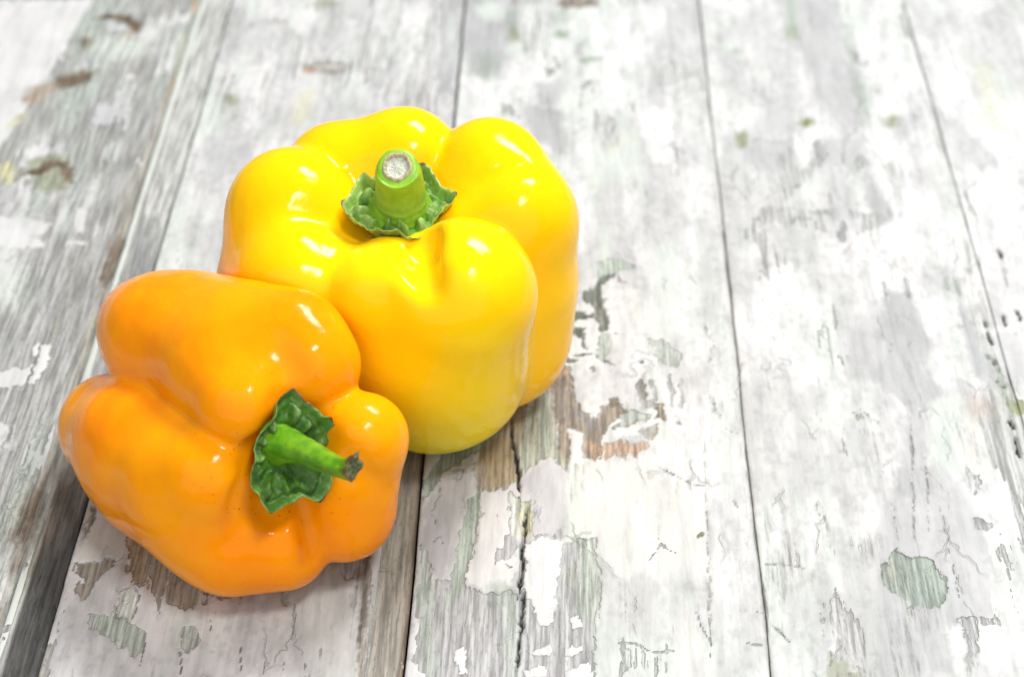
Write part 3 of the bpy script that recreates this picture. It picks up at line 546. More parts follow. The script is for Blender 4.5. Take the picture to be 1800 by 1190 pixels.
def plank_material():
    M = NT('worn_painted_wood'); t = M.t
    geo = M.n('ShaderNodeTexCoord').outputs['Object']
    U = M.n('ShaderNodeAttribute', attribute_name='under').outputs['Color']
    T = M.n('ShaderNodeAttribute', attribute_name='paint').outputs['Color']
    P = M.n('ShaderNodeAttribute', attribute_name='cover').outputs['Fac']
    fineg = M.noise(geo, 900, 4, .6, (1, .06, 1))
    finer = M.noise(geo, 1500, 3, .6, (1, .25, 1))
    chips = M.noise(geo, 420, 5, .65, (1, .8, 1))
    p = M.ma('ADD', P, M.ma('MULTIPLY', M.ma('SUBTRACT', chips, .5), .42))
    p = M.ma('ADD', p, M.ma('MULTIPLY', M.ma('SUBTRACT', fineg, .5), .25))
    streak = M.noise(geo, 330, 4, .6, (1, .035, 1))
    p = M.ma('ADD', p, M.ma('MULTIPLY', M.ma('SUBTRACT', streak, .5), .35))
    hard = M.mp(p, .46, .54); soft = M.mp(p, .22, .72)
    sel = M.mp(M.noise(geo, 26, 3, .5, (1, .5, 1)), .42, .56)
    mask = M.ma('ADD', M.ma('MULTIPLY', hard, M.ma('SUBTRACT', 1.0, sel)), M.ma('MULTIPLY', soft, sel))
    ug = M.mix(M.mp(fineg, .36, .64, 0, 1), (.66, .66, .65, 1), (1.24, 1.24, 1.23, 1))
    uc = M.mix(1.0, U, ug, 'MULTIPLY')
    sp = M.mp(finer, .34, .46, .78, 1.0)
    uc = M.mix(1.0, uc, M.n('ShaderNodeCombineColor', ins={0: sp, 1: sp, 2: sp}).outputs[0], 'MULTIPLY')
    dust = M.noise(geo, 120, 5, .6, (1, .35, 1))
    tc = M.mix(1.0, T, M.mix(M.mp(dust, .34, .62), (.91, .915, .915, 1), (1.04, 1.04, 1.04, 1)), 'MULTIPLY')
    # hairline cracks in the paint film
    wv = M.n('ShaderNodeVectorMath', operation='ADD', ins={0: geo, 1: M.n('ShaderNodeVectorMath', operation='SCALE', ins={0: M.n('ShaderNodeTexNoise', ins={'Vector': geo, 'Scale': 160.0, 'Detail': 4.0}).outputs['Color'], 'Scale': .006}).outputs[0]})
    wm = M.n('ShaderNodeMapping', ins={0: wv.outputs[0], 3: (1, .45, 1)})
    ve = M.n('ShaderNodeTexVoronoi', feature='DISTANCE_TO_EDGE', ins={'Vector': wm.outputs[0], 'Scale': 75.0}).outputs['Distance']
    hair = M.ma('MULTIPLY', M.mp(ve, .022, .006), M.mp(M.noise(geo, 48, 3), .53, .63))
    tc = M.mix(M.ma('MULTIPLY', hair, .34), tc, (.30, .31, .29, 1))
    smear = M.noise(geo, 260, 5, .7, (1, .12, 1))
    tc = M.mix(1.0, tc, M.mix(M.mp(smear, .30, .55), (.86, .865, .87, 1), (1.0, 1.0, 1.0, 1)), 'MULTIPLY')
    specks = M.n('ShaderNodeTexVoronoi', ins={'Vector': geo, 'Scale': 260.0}).outputs['Distance']
    col = M.mix(mask, uc, tc)
    sparse = M.ma('MULTIPLY', M.mp(specks, .07, .045), M.mp(M.noise(geo, 35, 3), .56, .62))
    col = M.mix(M.ma('MULTIPLY', sparse, .5), col, (.20, .21, .17, 1))
    M.out(col, 'Base Color')
    rough = M.mp(mask, 0, 1, .62, .50); M.out(rough, 'Roughness')
    M.b.inputs['Specular IOR Level'].default_value = .22
    h = M.ma('SUBTRACT', M.ma('MULTIPLY', mask, 1.5), M.ma('MULTIPLY', hair, .8))
    h = M.ma('ADD', h, M.ma('MULTIPLY', M.ma('MULTIPLY', fineg, .8), M.ma('SUBTRACT', 1.15, mask)))
    h = M.ma('ADD', h, M.ma('MULTIPLY', M.noise(geo, 500, 5, .6, (1, .45, 1)), .55))
    bp = M.n('ShaderNodeBump', ins={'Strength': 1.0, 'Distance': .00030, 'Height': h})
    M.out(bp.outputs[0], 'Normal')
    return M.m

wood_mat = plank_material()
table = empty('wooden_tabletop', (0, 0.4, 0)); table['kind'] = 'structure'
table['label'] = 'old tabletop of grey planks with flaking white paint'

def y_rows():
    ys = [190.0]
    while ys[-1] < 760:
        y = ys[-1]
        st = 2.5 if y < 255 else (.5 + (y-255)*.0018 if y < 660 else 4.0)
        ys.append(y+st)
    return np.array(ys)
YR = y_rows()
def build_plank(idx, x0, x1, fine=True):
    gl = GAPS.get(round(x0, 1), .3); gr = GAPS.get(round(x1, 1), .3)
    step = .5 if fine else 1.2
    a, b = x0+gl, x1-gr
    xs = np.arange(a, b, step); xs[-1] = b
    nx, ny = len(xs), len(YR)
    X, Yg = np.meshgrid(xs, YR); x = X.ravel(); y = Yg.ravel()
    U, P, T, Z = plank_fields(x, y, idx, x0, x1)
    wob = (fbm(y*.03, y*0, 501+idx, 3)-.5)*.9*np.clip(1-(b-x)/4, 0, 1) + (fbm(y*.03, y*0, 500+idx, 3)-.5)*.9*np.clip(1-(x-a)/4, 0, 1)
    V = np.stack([(x+wob)/1000, y/1000-.4, Z/1000], 1)
    i = np.arange(nx*ny).reshape(ny, nx)
    q = np.stack([i[:-1, :-1], i[:-1, 1:], i[1:, 1:], i[1:, :-1]], -1).reshape(-1, 4)
    # sides and bottom
    rim = np.concatenate([i[0, :], i[1:, -1], i[-1, -2::-1], i[-2:0:-1, 0]])
    nb = len(rim); base = len(V)
    VB = V[rim].copy(); VB[:, 2] = -.012
    sq = np.stack([rim, base+np.arange(nb), base+(np.arange(nb)+1) % nb, np.roll(rim, -1)], 1)
    V = np.concatenate([V, VB])
    faces = np.concatenate([q, sq])
    me = bpy.data.meshes.new('plank')
    me.vertices.add(len(V)); me.vertices.foreach_set('co', V.ravel().astype(np.float32))
    nf = len(faces)
    me.loops.add(nf*4); me.loops.foreach_set('vertex_index', faces.ravel().astype(np.int32))
    me.polygons.add(nf); me.polygons.foreach_set('loop_start', np.arange(0, nf*4, 4, dtype=np.int32))
    me.polygons.foreach_set('loop_total', np.full(nf, 4, np.int32))
    sm = np.ones(nf, bool); sm[len(q):] = False
    me.polygons.foreach_set('use_smooth', sm)
    me.update(calc_edges=True)
    sidec = np.tile(np.array([.16, .14, .12]), (nb, 1))
    for nm, arr in (('under', np.concatenate([U, sidec])), ('paint', np.concatenate([T, sidec]))):
        at = me.attributes.new(nm, 'FLOAT_COLOR', 'POINT')
        at.data.foreach_set('color', np.concatenate([arr, np.ones((len(arr), 1))], 1).ravel().astype(np.float32))
    at = me.attributes.new('cover', 'FLOAT', 'POINT')
    at.data.foreach_set('value', np.concatenate([P, np.zeros(nb)]).astype(np.float32))
    me.materials.append(wood_mat)
    o = link(bpy.data.objects.new('plank', me), table)
    return o
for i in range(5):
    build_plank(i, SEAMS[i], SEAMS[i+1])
build_plank(5, -322.0, SEAMS[0], False)
build_plank(6, SEAMS[5], 334.0, False)
# battens that carry the planks, seen only through the joints
bm_m = NT('batten_wood'); bm_m.b.inputs['Base Color'].default_value = (.06, .045, .035, 1); bm_m.b.inputs['Roughness'].default_value = .8
def box(name, c, s, mat, parent):
    vs = [(c[0]+sx*s[0]/2, c[1]+sy*s[1]/2, c[2]+sz*s[2]/2) for sx in (-1, 1) for sy in (-1, 1) for sz in (-1, 1)]
    fs = [(0,1,3,2),(4,6,7,5),(0,4,5,1),(2,3,7,6),(0,2,6,4),(1,5,7,3)]
    return mesh_obj(name, vs, fs, mat, parent, False)
box('backing_board', (0.006, .075, -.0171), (.655, .570, .010), bm_m.m, table)

# ------------------------------------------------------------------ pepper bodies from rounded lobes
def smin(a,b,k):
    h=np.maximum(k-np.abs(a-b),0)/k
    return np.minimum(a,b)-h*h*h*k/6
def smax(a,b,k): return -smin(-a,-b,k)
def rcone(P,a,b,r1,r2):
    a=np.array(a,float);b=np.array(b,float)
    ba=b-a; l2=ba@ba; rr=r1-r2; a2=l2-rr*rr; il2=1/l2
    pa=P-a; y=pa@ba; z=y-l2
    w=pa*l2-y[:,None]*ba; x2=(w*w).sum(1)
    y2=y*y*l2; z2=z*z*l2
    k=np.sign(rr)*rr*rr*x2
    d=(np.sqrt(x2*a2*il2)+y*rr)*il2-r1
    m1=np.sign(z)*a2*z2>k; m2=(np.sign(y)*a2*y2<k)&~m1
    d=np.where(m1,np.sqrt(x2+z2)*il2-r2,d)
    d=np.where(m2,np.sqrt(x2+y2)*il2-r1,d)
    return d
def pepper_sdf(P,spec):
    # spec: lobes [(k_in,[cones])], k between lobes, cuts
    D=None
    for lobe in spec['lobes']:
        kin,cones=lobe[:2]; kout=lobe[2] if len(lobe)>2 else spec['k']
        L=None
        for c in cones:
            d=rcone(P,c[0],c[1],c[2],c[3])
            L=d if L is None else smin(L,d,kin)
        D=L if D is None else smin(D,L,kout)
    for c in spec.get('cuts',[]):
        d=rcone(P,c[0],c[1],c[2],c[3])
        D=smax(D,-d,c[4])
    return D

# each lobe: (blend mm, [(end a, end b, radius a, radius b), ...]) in mm on the table
YELLOW = dict(k=4, lobes=[
  (13, [((-34.0, 359.0, 40.0), (-34.0, 363.0, 25.0), 26, 22), ((-46.0, 355.0, 60.5), (-45.0, 363.0, 64.0), 13, 8), ((-23.0, 353.0, 62.5), (-32.0, 366.0, 62.0), 18.5, 9), ((-23.0, 354.0, 61.0), (-26.0, 360.0, 30.0), 19, 21)]),
  (15, [((-70.0, 377.0, 40.0), (-62.0, 378.0, 26.0), 26, 20), ((-63.0, 364.0, 38.0), (-55.0, 368.0, 26.0), 23, 18), ((-69.0, 363.0, 56.0), (-57.0, 370.0, 60.0), 17, 9), ((-73.0, 388.0, 62.0), (-58.0, 385.0, 60.0), 19, 9)], 9),
  (12, [((-52.0, 397.0, 40.0), (-48.0, 392.0, 26.0), 23.5, 19), ((-61.0, 404.0, 62.5), (-52.0, 391.0, 58.0), 17, 9), ((-42.0, 407.0, 66.5), (-44.0, 392.0, 58.0), 16.5, 10)]),
  (12, [((-16.0, 385.0, 40.0), (-15.0, 381.0, 26.0), 25.5, 23), ((-17.0, 402.0, 66.0), (-31.0, 390.0, 60.0), 17, 9), ((-10.0, 387.0, 61.0), (-29.0, 379.0, 60.0), 19, 9)]),
  (8, [((-35.0, 367.5, 66.0), (-35.3, 370.0, 64.0), 3.5, 3.5)]),
  (10, [((-43.0, 379.0, 43.0), (-45.0, 376.0, 25.0), 20, 20)]),
], cuts=[((-41.0, 378.0, 80.0), (-41.0, 378.0, 86.0), 13, 14, 7), ((-34.3, 358.4, 76.0), (-34.8, 342.4, 92.0), 4, 6.5, 12), ((-33.3, 355.6, 73.6), (-30.8, 336.7, 77.1), 3.2, 3, 11), ((-67.1, 370.5, 77.0), (-51.7, 371.1, 70.8), 1.5, 3, 9), ((-7.8, 388.7, 82.0), (-23.3, 379.3, 78.5), 1.5, 3, 9)])
ORANGE = dict(k=3.2, lobes=[
  (15, [((-88.0, 345.8, 48.0), (-113.4, 363.1, 40.0), 18.4, 13), ((-99.3, 352.2, 45.0), (-104.5, 354.1, 44.0), 17, 16.2), ((-107.5, 355.5, 41.0), (-84.4, 331.2, 50.0), 12.5, 15), ((-82.3, 330.2, 54.0), (-77.0, 315.6, 56.0), 15, 13), ((-78.1, 340.1, 57.0), (-66.2, 333.9, 61.0), 13.5, 11.5), ((-66.2, 333.9, 61.0), (-59.6, 326.9, 60.0), 11.5, 10), ((-61.0, 328.6, 54.0), (-81.9, 341.1, 44.0), 9, 12)]),
  (14, [((-93.8, 316.0, 30.0), (-122.4, 342.3, 21.0), 19.3, 14.8), ((-105.7, 326.2, 27.0), (-109.6, 329.5, 26.0), 18.2, 17.6), ((-90.5, 309.5, 33.0), (-85.5, 304.8, 41.0), 16.5, 13.5), ((-89.1, 312.1, 21.0), (-102.1, 324.2, 22.0), 17, 18), ((-81.7, 303.2, 20.0), (-69.1, 302.9, 20.0), 15, 13.5)]),
  (9, [((-47.1, 314.7, 45.0), (-74.6, 329.8, 40.0), 12, 11), ((-53.3, 310.7, 24.0), (-74.8, 324.6, 30.0), 14.3, 12), ((-50.8, 312.7, 35.0), (-79.9, 337.6, 28.0), 12.5, 12)]),
  (9, [((-88.7, 340.3, 24.0), (-97.2, 346.3, 28.0), 18, 20)]),
], cuts=[((-67.2, 310.1, 45.9), (-60.7, 302.1, 56.1), 7, 10, 6), ((-64.1, 308.5, 62.3), (-58.7, 307.8, 63.2), 3.5, 6, 5), ((-68.8, 296.2, 37.8), (-66.3, 304.0, 44.9), 5.5, 6, 6), ((-66.3, 321.6, 74.0), (-63.3, 307.1, 66.1), 1.8, 6, 5), ((-72.6, 302.4, 52.4), (-75.2, 293.6, 42.9), 2.6, 2.6, 5.5), ((-75.2, 293.6, 42.9), (-79.6, 288.5, 32.4), 2.6, 2, 6), ((-61.9, 300.7, 34.7), (-59.7, 292.2, 23.4), 1.8, 1.8, 5), ((-39.4, 302.5, 37.0), (-49.3, 298.2, 50.3), 1.5, 4, 7)])

def surface_net(sdf, lo, hi, h):
    lo = np.array(lo, float); n = np.ceil((np.array(hi)-lo)/h).astype(int)+1
    ax = [lo[k]+h*np.arange(n[k]) for k in range(3)]
    G = np.stack(np.meshgrid(*ax, indexing='ij'), -1).reshape(-1, 3)
    D = np.concatenate([sdf(g) for g in np.array_split(G, 12)]).reshape(n)
    S = D < 0
    nc = n-1
    cnt = np.zeros(nc); pos = np.zeros(tuple(nc)+(3,))
    cor = [(i, j, k) for i in (0, 1) for j in (0, 1) for k in (0, 1)]
    sl = lambda c: tuple(slice(c[d], c[d]+nc[d]) for d in range(3))
    for a in cor:
        for d in range(3):
            if a[d] == 0:
                b = list(a); b[d] = 1
                da, db = D[sl(a)], D[sl(b)]
                cr = (da < 0) != (db < 0)
                t = np.where(cr, da/np.where(cr, da-db, 1), 0)
                for e in range(3):
                    pos[..., e] += np.where(cr, a[e] + (t if e == d else 0), 0)
                cnt += cr
    act = cnt > 0
    ids = -np.ones(nc, int); ids[act] = np.arange(act.sum())
    idx = np.argwhere(act)
    V = lo + h*(idx + pos[act]/cnt[act][:, None])
    F = []
    for d in range(3):
        u, v = (d+1) % 3, (d+2) % 3
        sa = [slice(0, n[k]) for k in range(3)]; sb = list(sa)
        sa[d] = slice(0, n[d]-1); sb[d] = slice(1, n[d])
        A, B = S[tuple(sa)], S[tuple(sb)]
        for flag, e in ((True, A & ~B), (False, ~A & B)):
            p = np.argwhere(e)
            p = p[(p[:, u] > 0) & (p[:, v] > 0) & (p[:, u] < nc[u]) & (p[:, v] < nc[v])]
            def cell(du, dv):
                q = p.copy(); q[:, u] -= du; q[:, v] -= dv
                return ids[q[:, 0], q[:, 1], q[:, 2]]
            f = np.stack([cell(1, 1), cell(0, 1), cell(0, 0), cell(1, 0)], 1)
            F.append(f if flag else f[:, ::-1])
    F = np.concatenate(F)
    for it in range(4):                      # settle the vertices on the true surface
        e = .05
        d0 = sdf(V)
        g = np.stack([sdf(V+np.eye(3)[k]*e)-sdf(V-np.eye(3)[k]*e) for k in range(3)], 1)/(2*e)
        V = V - np.clip(d0, -1, 1)[:, None]*g/np.maximum((g*g).sum(1), .2)[:, None]*.9
        if it < 2:                           # relax tangentially
            acc = np.zeros_like(V); c = np.zeros(len(V))
            for a, b in ((0, 1), (1, 2), (2, 3), (3, 0)):
                np.add.at(acc, F[:, a], V[F[:, b]]); np.add.at(acc, F[:, b], V[F[:, a]])
                np.add.at(c, F[:, a], 1); np.add.at(c, F[:, b], 1)
            av = acc/np.maximum(c, 1)[:, None]
            nn = g/np.maximum(np.linalg.norm(g, axis=1), 1e-6)[:, None]
            dl = av-V; dl -= (dl*nn).sum(1)[:, None]*nn
            V = V + .5*dl
    return V, F

def skin_material(name, base, deep, extra=None):
    M = NT(name)
    co = M.n('ShaderNodeTexCoord').outputs['Object']
    n1 = M.noise(co, 28, 3, .5)
    col = M.mix(M.mp(n1, .35, .65), base, deep)
    streak = M.noise(co, 160, 3, .5, (1, 1, .25))
    col = M.mix(M.ma('MULTIPLY', M.mp(streak, .45, .7), .18), col, tuple(min(1, c*1.12) for c in base[:3])+(1,))
    if extra: col = extra(M, co, col)
    # tiny pores and flecks
    vor = M.n('ShaderNodeTexVoronoi', ins={'Vector': co, 'Scale': 420.0}).outputs['Distance']
    fl = M.ma('MULTIPLY', M.mp(vor, .16, .08), M.mp(M.noise(co, 60, 2), .55, .66))
    col = M.mix(M.ma('MULTIPLY', fl, .22), col, tuple(c*.72 for c in deep[:3])+(1,))
    M.out(col, 'Base Color')
    b = M.b.inputs
    b['Roughness'].default_value = .22
    M.out(M.mp(M.noise(co, 90, 3), .3, .7, .09, .17), 'Roughness')
    b['IOR'].default_value = 1.245; b['Specular IOR Level'].default_value = .5
    b['Coat Weight'].default_value = 0.0; b['Coat Roughness'].default_value = .10
    b['Subsurface Weight'].default_value = .30
    b['Subsurface Radius'].default_value = (1.0, .55, .08)
    b['Subsurface Scale'].default_value = .004
    hb = M.ma('ADD', M.ma('ADD', M.ma('MULTIPLY', M.noise(co, 55, 2), 1.2), M.ma('MULTIPLY', M.noise(co, 150, 2), .7)), M.ma('MULTIPLY', M.noise(co, 900, 2), .07))
    bp = M.n('ShaderNodeBump', ins={'Strength': .45, 'Distance': .0008, 'Height': hb})
    M.out(bp.outputs[0], 'Normal')
    if hasattr(M, 'coatn'): pass
    M.t.links.new(bp.outputs[0], M.b.inputs['Coat Normal'])
    return M.m
def yellow_extra(M, co, col):
    sep = M.n('ShaderNodeSeparateXYZ', ins={0: co})
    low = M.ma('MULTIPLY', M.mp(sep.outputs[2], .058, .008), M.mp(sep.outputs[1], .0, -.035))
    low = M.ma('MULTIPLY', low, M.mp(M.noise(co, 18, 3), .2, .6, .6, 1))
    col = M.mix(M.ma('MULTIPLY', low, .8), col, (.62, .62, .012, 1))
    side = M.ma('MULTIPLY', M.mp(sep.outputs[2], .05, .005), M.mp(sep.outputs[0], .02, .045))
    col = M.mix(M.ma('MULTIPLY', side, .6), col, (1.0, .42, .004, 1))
    # the front lobe ripened lemon, its neighbours golden
    ax = M.ma('ABSOLUTE', M.ma('SUBTRACT', sep.outputs[0], .008))
    fr = M.ma('MULTIPLY', M.mp(ax, .036, .018), M.mp(sep.outputs[1], .0, -.02))
    col = M.mix(M.ma('MULTIPLY', M.ma('SUBTRACT', 1.0, fr), .55), col, (1.0, .50, .002, 1))
    return M.mix(M.ma('MULTIPLY', fr, .45), col, (.98, .68, .006, 1))
def orange_extra(M, co, col):
    # a scatter of dark specks round the stem end
    d = M.n('ShaderNodeVectorMath', operation='DISTANCE', ins={0: co, 1: SPOT}).outputs['Value']
    v = M.n('ShaderNodeTexVoronoi', ins={'Vector': co, 'Scale': 520.0})
    s = M.ma('MULTIPLY', M.mp(v.outputs['Distance'], .20, .13), M.mp(d, .030, .008))
    s = M.ma('MULTIPLY', s, M.mp(M.noise(co, 300, 2), .52, .58))
    return M.mix(M.ma('MULTIPLY', s, .8), col, (.16, .05, .01, 1))

def body(spec, other, h, lo, hi, mat, root):
    def f(P):                                # where the two peppers press together they share one contact face
        a = pepper_sdf(P, spec); b = pepper_sdf(P, other)
        return smax(a, (a-b)*.5+.12, 1.5)
    V, F = surface_net(f, lo, hi, h)
    dz = V[:, 2].min()
    V[:, 2] -= (dz - .1)*np.clip((40-V[:, 2])/(40-dz), 0, 1)     # the underside sits down on the boards
    print('settle', dz, 'bounds', V.min(0), V.max(0), len(V), len(F))
    V = V/1000 - np.array(root.location)
    me = bpy.data.meshes.new('body')
    me.vertices.add(len(V)); me.vertices.foreach_set('co', V.ravel().astype(np.float32))
    nf = len(F); me.loops.add(nf*4); me.loops.foreach_set('vertex_index', F.ravel().astype(np.int32))
    me.polygons.add(nf); me.polygons.foreach_set('loop_start', np.arange(0, nf*4, 4, dtype=np.int32))
    me.polygons.foreach_set('loop_total', np.full(nf, 4, np.int32))
    me.polygons.foreach_set('use_smooth', np.ones(nf, bool))
    me.update(calc_edges=True); me.validate()
    me.materials.append(mat)
    link(bpy.data.objects.new('body', me), root)
    return 0.0

# ------------------------------------------------------------------ calyx and stem
def green_material(name, c0, c1, pale, rough=.45, brown=0.0):
    M = NT(name)
    co = M.n('ShaderNodeTexCoord').outputs['Object']
    n1 = M.noise(co, 220, 4, .6); n2 = M.noise(co, 900, 3, .6)
    col = M.mix(M.mp(n1, .35, .65), c0, c1)
    w = M.n('ShaderNodeAttribute', attribute_name='worn').outputs['Fac']
    pz = M.n('ShaderNodeAttribute', attribute_name='pale').outputs['Fac']
    col = M.mix(M.ma('MULTIPLY', pz, M.mp(n2, .3, .6, .5, 1)), col, pale)
    col = M.mix(M.mp(M.ma('ADD', w, M.ma('MULTIPLY', M.ma('SUBTRACT', n1, .5), .8)), .45, .75), col, (.12, .075, .035, 1))
    M.out(col, 'Base Color')
    b = M.b.inputs
    b['Roughness'].default_value = rough; b['Specular IOR Level'].default_value = .4
    b['Subsurface Weight'].default_value = .15; b['Subsurface Radius'].default_value = (.4, 1, .1); b['Subsurface Scale'].default_value = .0015
    bp = M.n('ShaderNodeBump', ins={'Strength': .6, 'Distance': .0003, 'Height': M.ma('ADD', M.ma('MULTIPLY', n1, 1.0), M.ma('MULTIPLY', n2, .35))})
    M.out(bp.outputs[0], 'Normal')
    return M.m
def set_attr(o, name, vals):
    a = o.data.attributes.new(name, 'FLOAT', 'POINT'); a.data.foreach_set('value', np.asarray(vals, np.float32))
def frame(n, up):
    n = np.array(n, float); n /= np.linalg.norm(n)
    u = np.array(up, float); u -= n*(u@n); u /= np.linalg.norm(u)
    return u, np.cross(n, u), n
def calyx(centre, normal, up, outline, lift, seed, mat, root, dz, knob=.9):
    """outline: (angle deg, radius mm) star points; a ruffled saucer with puckers along its rim"""
    e1, e2, e3 = frame(normal, up)
    na, nr = 180, 26
    th = np.linspace(0, 2*math.pi, na, endpoint=False)
    oa = np.array([o[0] for o in outline])*math.pi/180; orr = np.array([o[1] for o in outline])
    k = np.argsort(oa % (2*math.pi)); oa = (oa % (2*math.pi))[k]; orr = orr[k]
    R = np.interp(th, np.concatenate([oa-2*math.pi, oa, oa+2*math.pi]), np.tile(orr, 3))
    R = .35*R + .65*(np.roll(R, 1)+R+np.roll(R, -1))/3
    rough_ = vn(np.cos(th)*9+30, np.sin(th)*9+30, seed)-.5
    R = R*(1+.05*rough_)
    top = []; pal = []; worn = []
    for j in range(nr):
        t = (j/(nr-1))
        r = R*t
        x = r*np.cos(th); y = r*np.sin(th)
        cx, sx = np.cos(th), np.sin(th)
        puck = sstep(.25, .75, .6*vn(cx*5.2+20, sx*5.2+20, seed+3)+.4*(np.sin(th*11+4*vn(cx*2+9, sx*2+9, seed+5))*.5+.5))
        ring = np.exp(-((t-.60-.14*vn(cx*3+5, sx*3+5, seed+6))/.17)**2)
        z = lift[0] + lift[1]*t*t + lift[2]*t**5 + knob*1.25*ring*puck**1.5 + 1.5*knob*(fbm(x*.38+9, y*.38+seed, seed, 3)-.5)*min(1, t*2)
        z += .9*np.sin(th*5+seed)*t**3
        z -= .9*math.exp(-((t-.86)/.07)**2)*knob
        top.append(np.stack([x, y, z], 1)); 
        pal.append(np.clip(.9*t**10 + .45*ring*puck**2, 0, 1))
        tipness = np.clip((R-np.mean(R))/2.5, 0, 1)
        worn.append(np.clip(t**14*tipness*1.1, 0, 1))
    V = np.concatenate(top); pa = np.concatenate(pal); wo = np.concatenate(worn)
    B = V.copy()
    tt = np.repeat(np.arange(nr)/(nr-1), na)
    B[:, 2] -= 1.35*(1-.45*tt); B[:, :2] *= .985
    VV = np.concatenate([V, B])
    F = []
    for j in range(nr-1):
        for i in range(na):
            a, b = j*na+i, j*na+(i+1) % na
            F.append((a, a+na, b+na, b)); o = nr*na
            F.append((o+a, o+b, o+b+na, o+a+na))
    for i in range(na):
        a, b = (nr-1)*na+i, (nr-1)*na+(i+1) % na; o = nr*na
        F.append((a, o+a, o+b, b))
    W = np.array(centre) + VV[:, :1]*e1 + VV[:, 1:2]*e2 + VV[:, 2:]*e3
    W[:, 2] -= dz
    o = mesh_obj('calyx', W/1000-np.array(root.location), F, mat, root)
    set_attr(o, 'pale', np.concatenate([pa, pa*0+.75])); set_attr(o, 'worn', np.concatenate([wo, wo]))
    return o
def stem(path, radii, up, ridges, seed, mat, cutmats, root, dz, cut_tilt=(0, 0), ragged=0.0, worn_from=.8, groove=.0):
    P = np.array(path, float); n = len(P)
    # smooth path (Catmull-Rom)
    def cr(A, u):
        i = min(int(u), len(A)-2); t = u-i
        p0, p1, p2, p3 = A[max(i-1, 0)], A[i], A[i+1], A[min(i+2, len(A)-1)]
        return .5*((2*p1)+(-p0+p2)*t+(2*p0-5*p1+4*p2-p3)*t*t+(-p0+3*p1-3*p2+p3)*t**3)
    m = 44; us = np.linspace(0, n-1, m)
    C = np.array([cr(P, u) for u in us]); Rr = np.array([cr(np.array(radii, float)[:, None], u)[0] for u in us])
    na = 64; th = np.linspace(0, 2*math.pi, na, endpoint=False)
    V = []; worn = []; pal = []
    u0 = np.array(up, float)
    for j in range(m):
        tg = C[min(j+1, m-1)]-C[max(j-1, 0)]; e1, e2, e3 = frame(tg, u0)
        s = j/(m-1)
        r = Rr[j]*(1 + ridges*(.6*np.cos(5*th+seed)+.4*np.cos(3*th+1.3*seed)) + .05*(fbm(th*3, s*9+th*0, seed, 3)-.5))
        r = r*(1-groove*np.exp(-(((th-1.9+.3*s) % (2*math.pi)-.0)/.22)**2))
        r = r*(1-.045*np.exp(-((s-.34)/.022)**2) - .03*np.exp(-((s-.42)/.02)**2) - .03*np.exp(-((s-.27)/.015)**2))
        off = np.zeros(na)
        if s > .80:
            q = (s-.80)/.20
            off = q*(cut_tilt[0]*np.cos(th)+cut_tilt[1]*np.sin(th))*Rr[j] + ragged*q*(vn(th*2.2, th*0, seed+9)-.4)*4
            r = r*(1+ragged*q*(vn(th*1.7, th*0, seed+4)-.35)*1.0)
        V.append(C[j]+np.outer(r*np.cos(th), e1)+np.outer(r*np.sin(th), e2)+np.outer(off, e3))
        worn.append(np.clip((s-worn_from)/max(.02, 1-worn_from), 0, 1)*(.75+.3*vn(th*3, th*0, seed))); pal.append(np.clip(.25*np.exp(-((s-.45)/.1)**2)+0*th, 0, 1))
    e = V[-1]; ctr = e.mean(0)
    inner = ctr+(e-ctr)*.80 + 0*e3
    V.append(inner); worn.append(np.full(na, .95 if worn_from < 1 else .1)); pal.append(np.zeros(na))
    VV = np.concatenate(V); F = []
    for j in range(len(V)-1):
        for i in range(na):
            a, b = j*na+i, j*na+(i+1) % na
            F.append((a, b, b+na, a+na))
    VV[:, 2] -= dz
    so = mesh_obj('stem', VV/1000-np.array(root.location), F, mat, root)
    set_attr(so, 'pale', np.concatenate(pal)); set_attr(so, 'worn', np.concatenate(worn))
    # cut end: dry ring and sunken pith
    rings = [(.80, 0), (.76, .35), (.70, .45), (.62, .30), (.55, -.25), (.46, -.55), (.30, -.45), (.12, -.3), (.0, -.25)]
    V = []; F = []
    for k, (f, h) in enumerate(rings):
        jit = 1+.05*(vn(th*4, th*0+k, seed+30)-.5)
        hh = h*(1+.8*(vn(th*6, th*0+k, seed+40)-.5))
        V.append(ctr+(e-ctr)*f*(jit[:, None] if 0 < f < .80 else 1)+np.outer(hh, e3))
    for j in range(len(rings)-1):
        for i in range(na):
            a, b = j*na+i, j*na+(i+1) % na
            F.append((a, b, b+na, a+na))
    VV = np.concatenate(V); VV[:, 2] -= dz
    co = mesh_obj('cut_face', VV/1000-np.array(root.location), F, cutmats[0], so)
    co.data.materials.append(cutmats[1])
    mi = np.zeros(len(F), int); mi[4*na:] = 1
    co.data.polygons.foreach_set('material_index', mi)
    return so
def cut_material(name, c0, c1):
    M = NT(name); co = M.n('ShaderNodeTexCoord').outputs['Object']
    n1 = M.noise(co, 1300, 4, .7)
    M.out(M.mix(M.mp(n1, .35, .62), c0, c1), 'Base Color'); M.b.inputs['Roughness'].default_value = .8
    M.out(M.n('ShaderNodeBump', ins={'Strength': .8, 'Distance': .0003, 'Height': n1}).outputs[0], 'Normal')
    return M.m

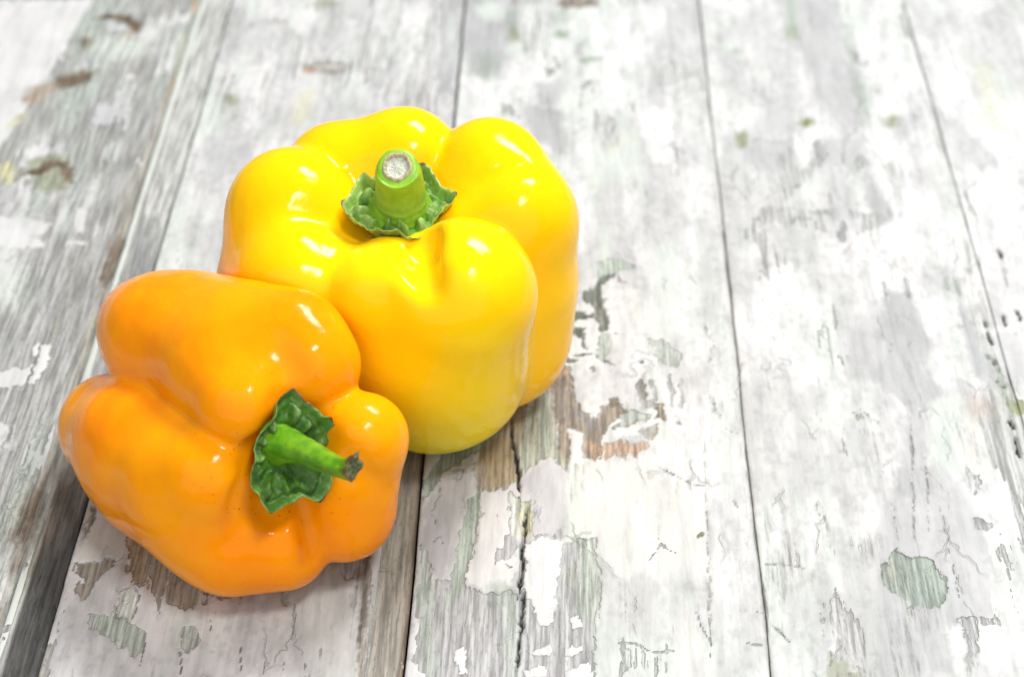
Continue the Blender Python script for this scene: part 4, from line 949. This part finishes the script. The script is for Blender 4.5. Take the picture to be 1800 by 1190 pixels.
yellow = empty('bell_pepper', (-0.045, 0.376, 0)); yellow['label'] = 'bright yellow bell pepper standing upright behind the orange one'; yellow['category'] = 'bell pepper'
orange = empty('bell_pepper', (-0.085, 0.330, 0)); orange['label'] = 'orange bell pepper lying on its side, green stem pointing right'; orange['category'] = 'bell pepper'
SPOT = (0.0179, -0.0256, 0.0486)
y_skin = skin_material('yellow_pepper_skin', (1.0, .61, .003, 1), (1.0, .57, .001, 1), yellow_extra)
o_skin = skin_material('orange_pepper_skin', (1.0, .35, .002, 1), (.95, .265, .001, 1), orange_extra)
dzy = body(YELLOW, ORANGE, .8, (-112, 312, -6), (22, 438, 94), y_skin, yellow)
dzo = body(ORANGE, YELLOW, .8, (-150, 268, -6), (-22, 372, 84), o_skin, orange)
calyx_y = green_material('yellow_calyx_green', (.04, .13, .006, 1), (.13, .30, .02, 1), (.42, .52, .16, 1), .5)
stem_y = green_material('yellow_stem_green', (.19, .40, .02, 1), (.27, .48, .03, 1), (.35, .5, .12, 1), .38)
calyx_o = green_material('orange_calyx_green', (.022, .085, .007, 1), (.07, .20, .012, 1), (.20, .34, .09, 1), .42)
stem_o = green_material('orange_stem_green', (.075, .24, .007, 1), (.17, .38, .012, 1), (.2, .4, .05, 1), .34)
cut_ring = cut_material('dry_cut_ring', (.26, .22, .11, 1), (.48, .45, .28, 1))
cut_pith = cut_material('pale_pith', (.40, .43, .33, 1), (.60, .62, .55, 1))
cut_dark = cut_material('dark_cut', (.04, .045, .02, 1), (.17, .20, .09, 1))
calyx((-40.78, 377.95, 70.5), (0.0, -0.12, 1.0), (0, 1, 0), [(96.3, 16.28), (81.6, 14.48), (45.5, 15.32), (44.6, 11.89), (13.6, 13.15), (-6.2, 14.86), (-18.4, 16.16), (-40.0, 13.38), (-60.7, 12.5), (-77.7, 16.32), (-95.0, 12.91), (-129.4, 12.47), (-147.2, 14.19), (-165.0, 16.27), (-177.2, 12.54), (158.2, 12.68), (136.3, 13.37), (119.6, 15.3)], (.3, 3.0, 1.6), 5, calyx_y, yellow, dzy, 2.1)
stem([(-40.86, 378.48, 69.5), (-40.69, 377.93, 72.5), (-40.58, 376.9, 77.0), (-40.55, 375.83, 83.0), (-40.77, 375.04, 87.0), (-40.84, 374.66, 88.4)], [11.0, 8.8, 7.2, 6.5, 6.2, 5.1], (0, 1, 0), .03, 3, stem_y, (cut_ring, cut_pith), yellow, dzy, cut_tilt=(.28, 0), worn_from=1.0)
calyx((-67.14, 304.38, 48.57), (0.52, -0.66, 0.54), (0, 0, 1), [(-27.6, 17.46), (-41.5, 14.78), (-65.2, 13.85), (-74.8, 15.0), (-86.4, 14.51), (-97.0, 15.6), (-117.3, 13.1), (-141.0, 13.37), (-166.1, 15.1), (-177.0, 11.33), (156.0, 11.72), (135.8, 14.67), (118.5, 12.17), (100.2, 11.73), (67.3, 9.25), (37.0, 9.64), (15.5, 9.89), (-5.0, 11.81), (-13.5, 15.61)], (1.6, 2.8, 1.2), 8, calyx_o, orange, dzo, 1.8)
stem([(-67.84, 306.02, 51.2), (-64.55, 303.25, 53.25), (-58.95, 298.82, 55.63), (-52.76, 292.99, 57.91), (-48.49, 289.28, 59.64), (-45.67, 287.54, 62.11)], [6.3, 4.5, 3.4, 2.8, 2.5, 2.9], (0, 0, 1), .06, 7, stem_o, (cut_dark, cut_dark), orange, dzo, cut_tilt=(.5, 0), ragged=.7, worn_from=.80, groove=.10)
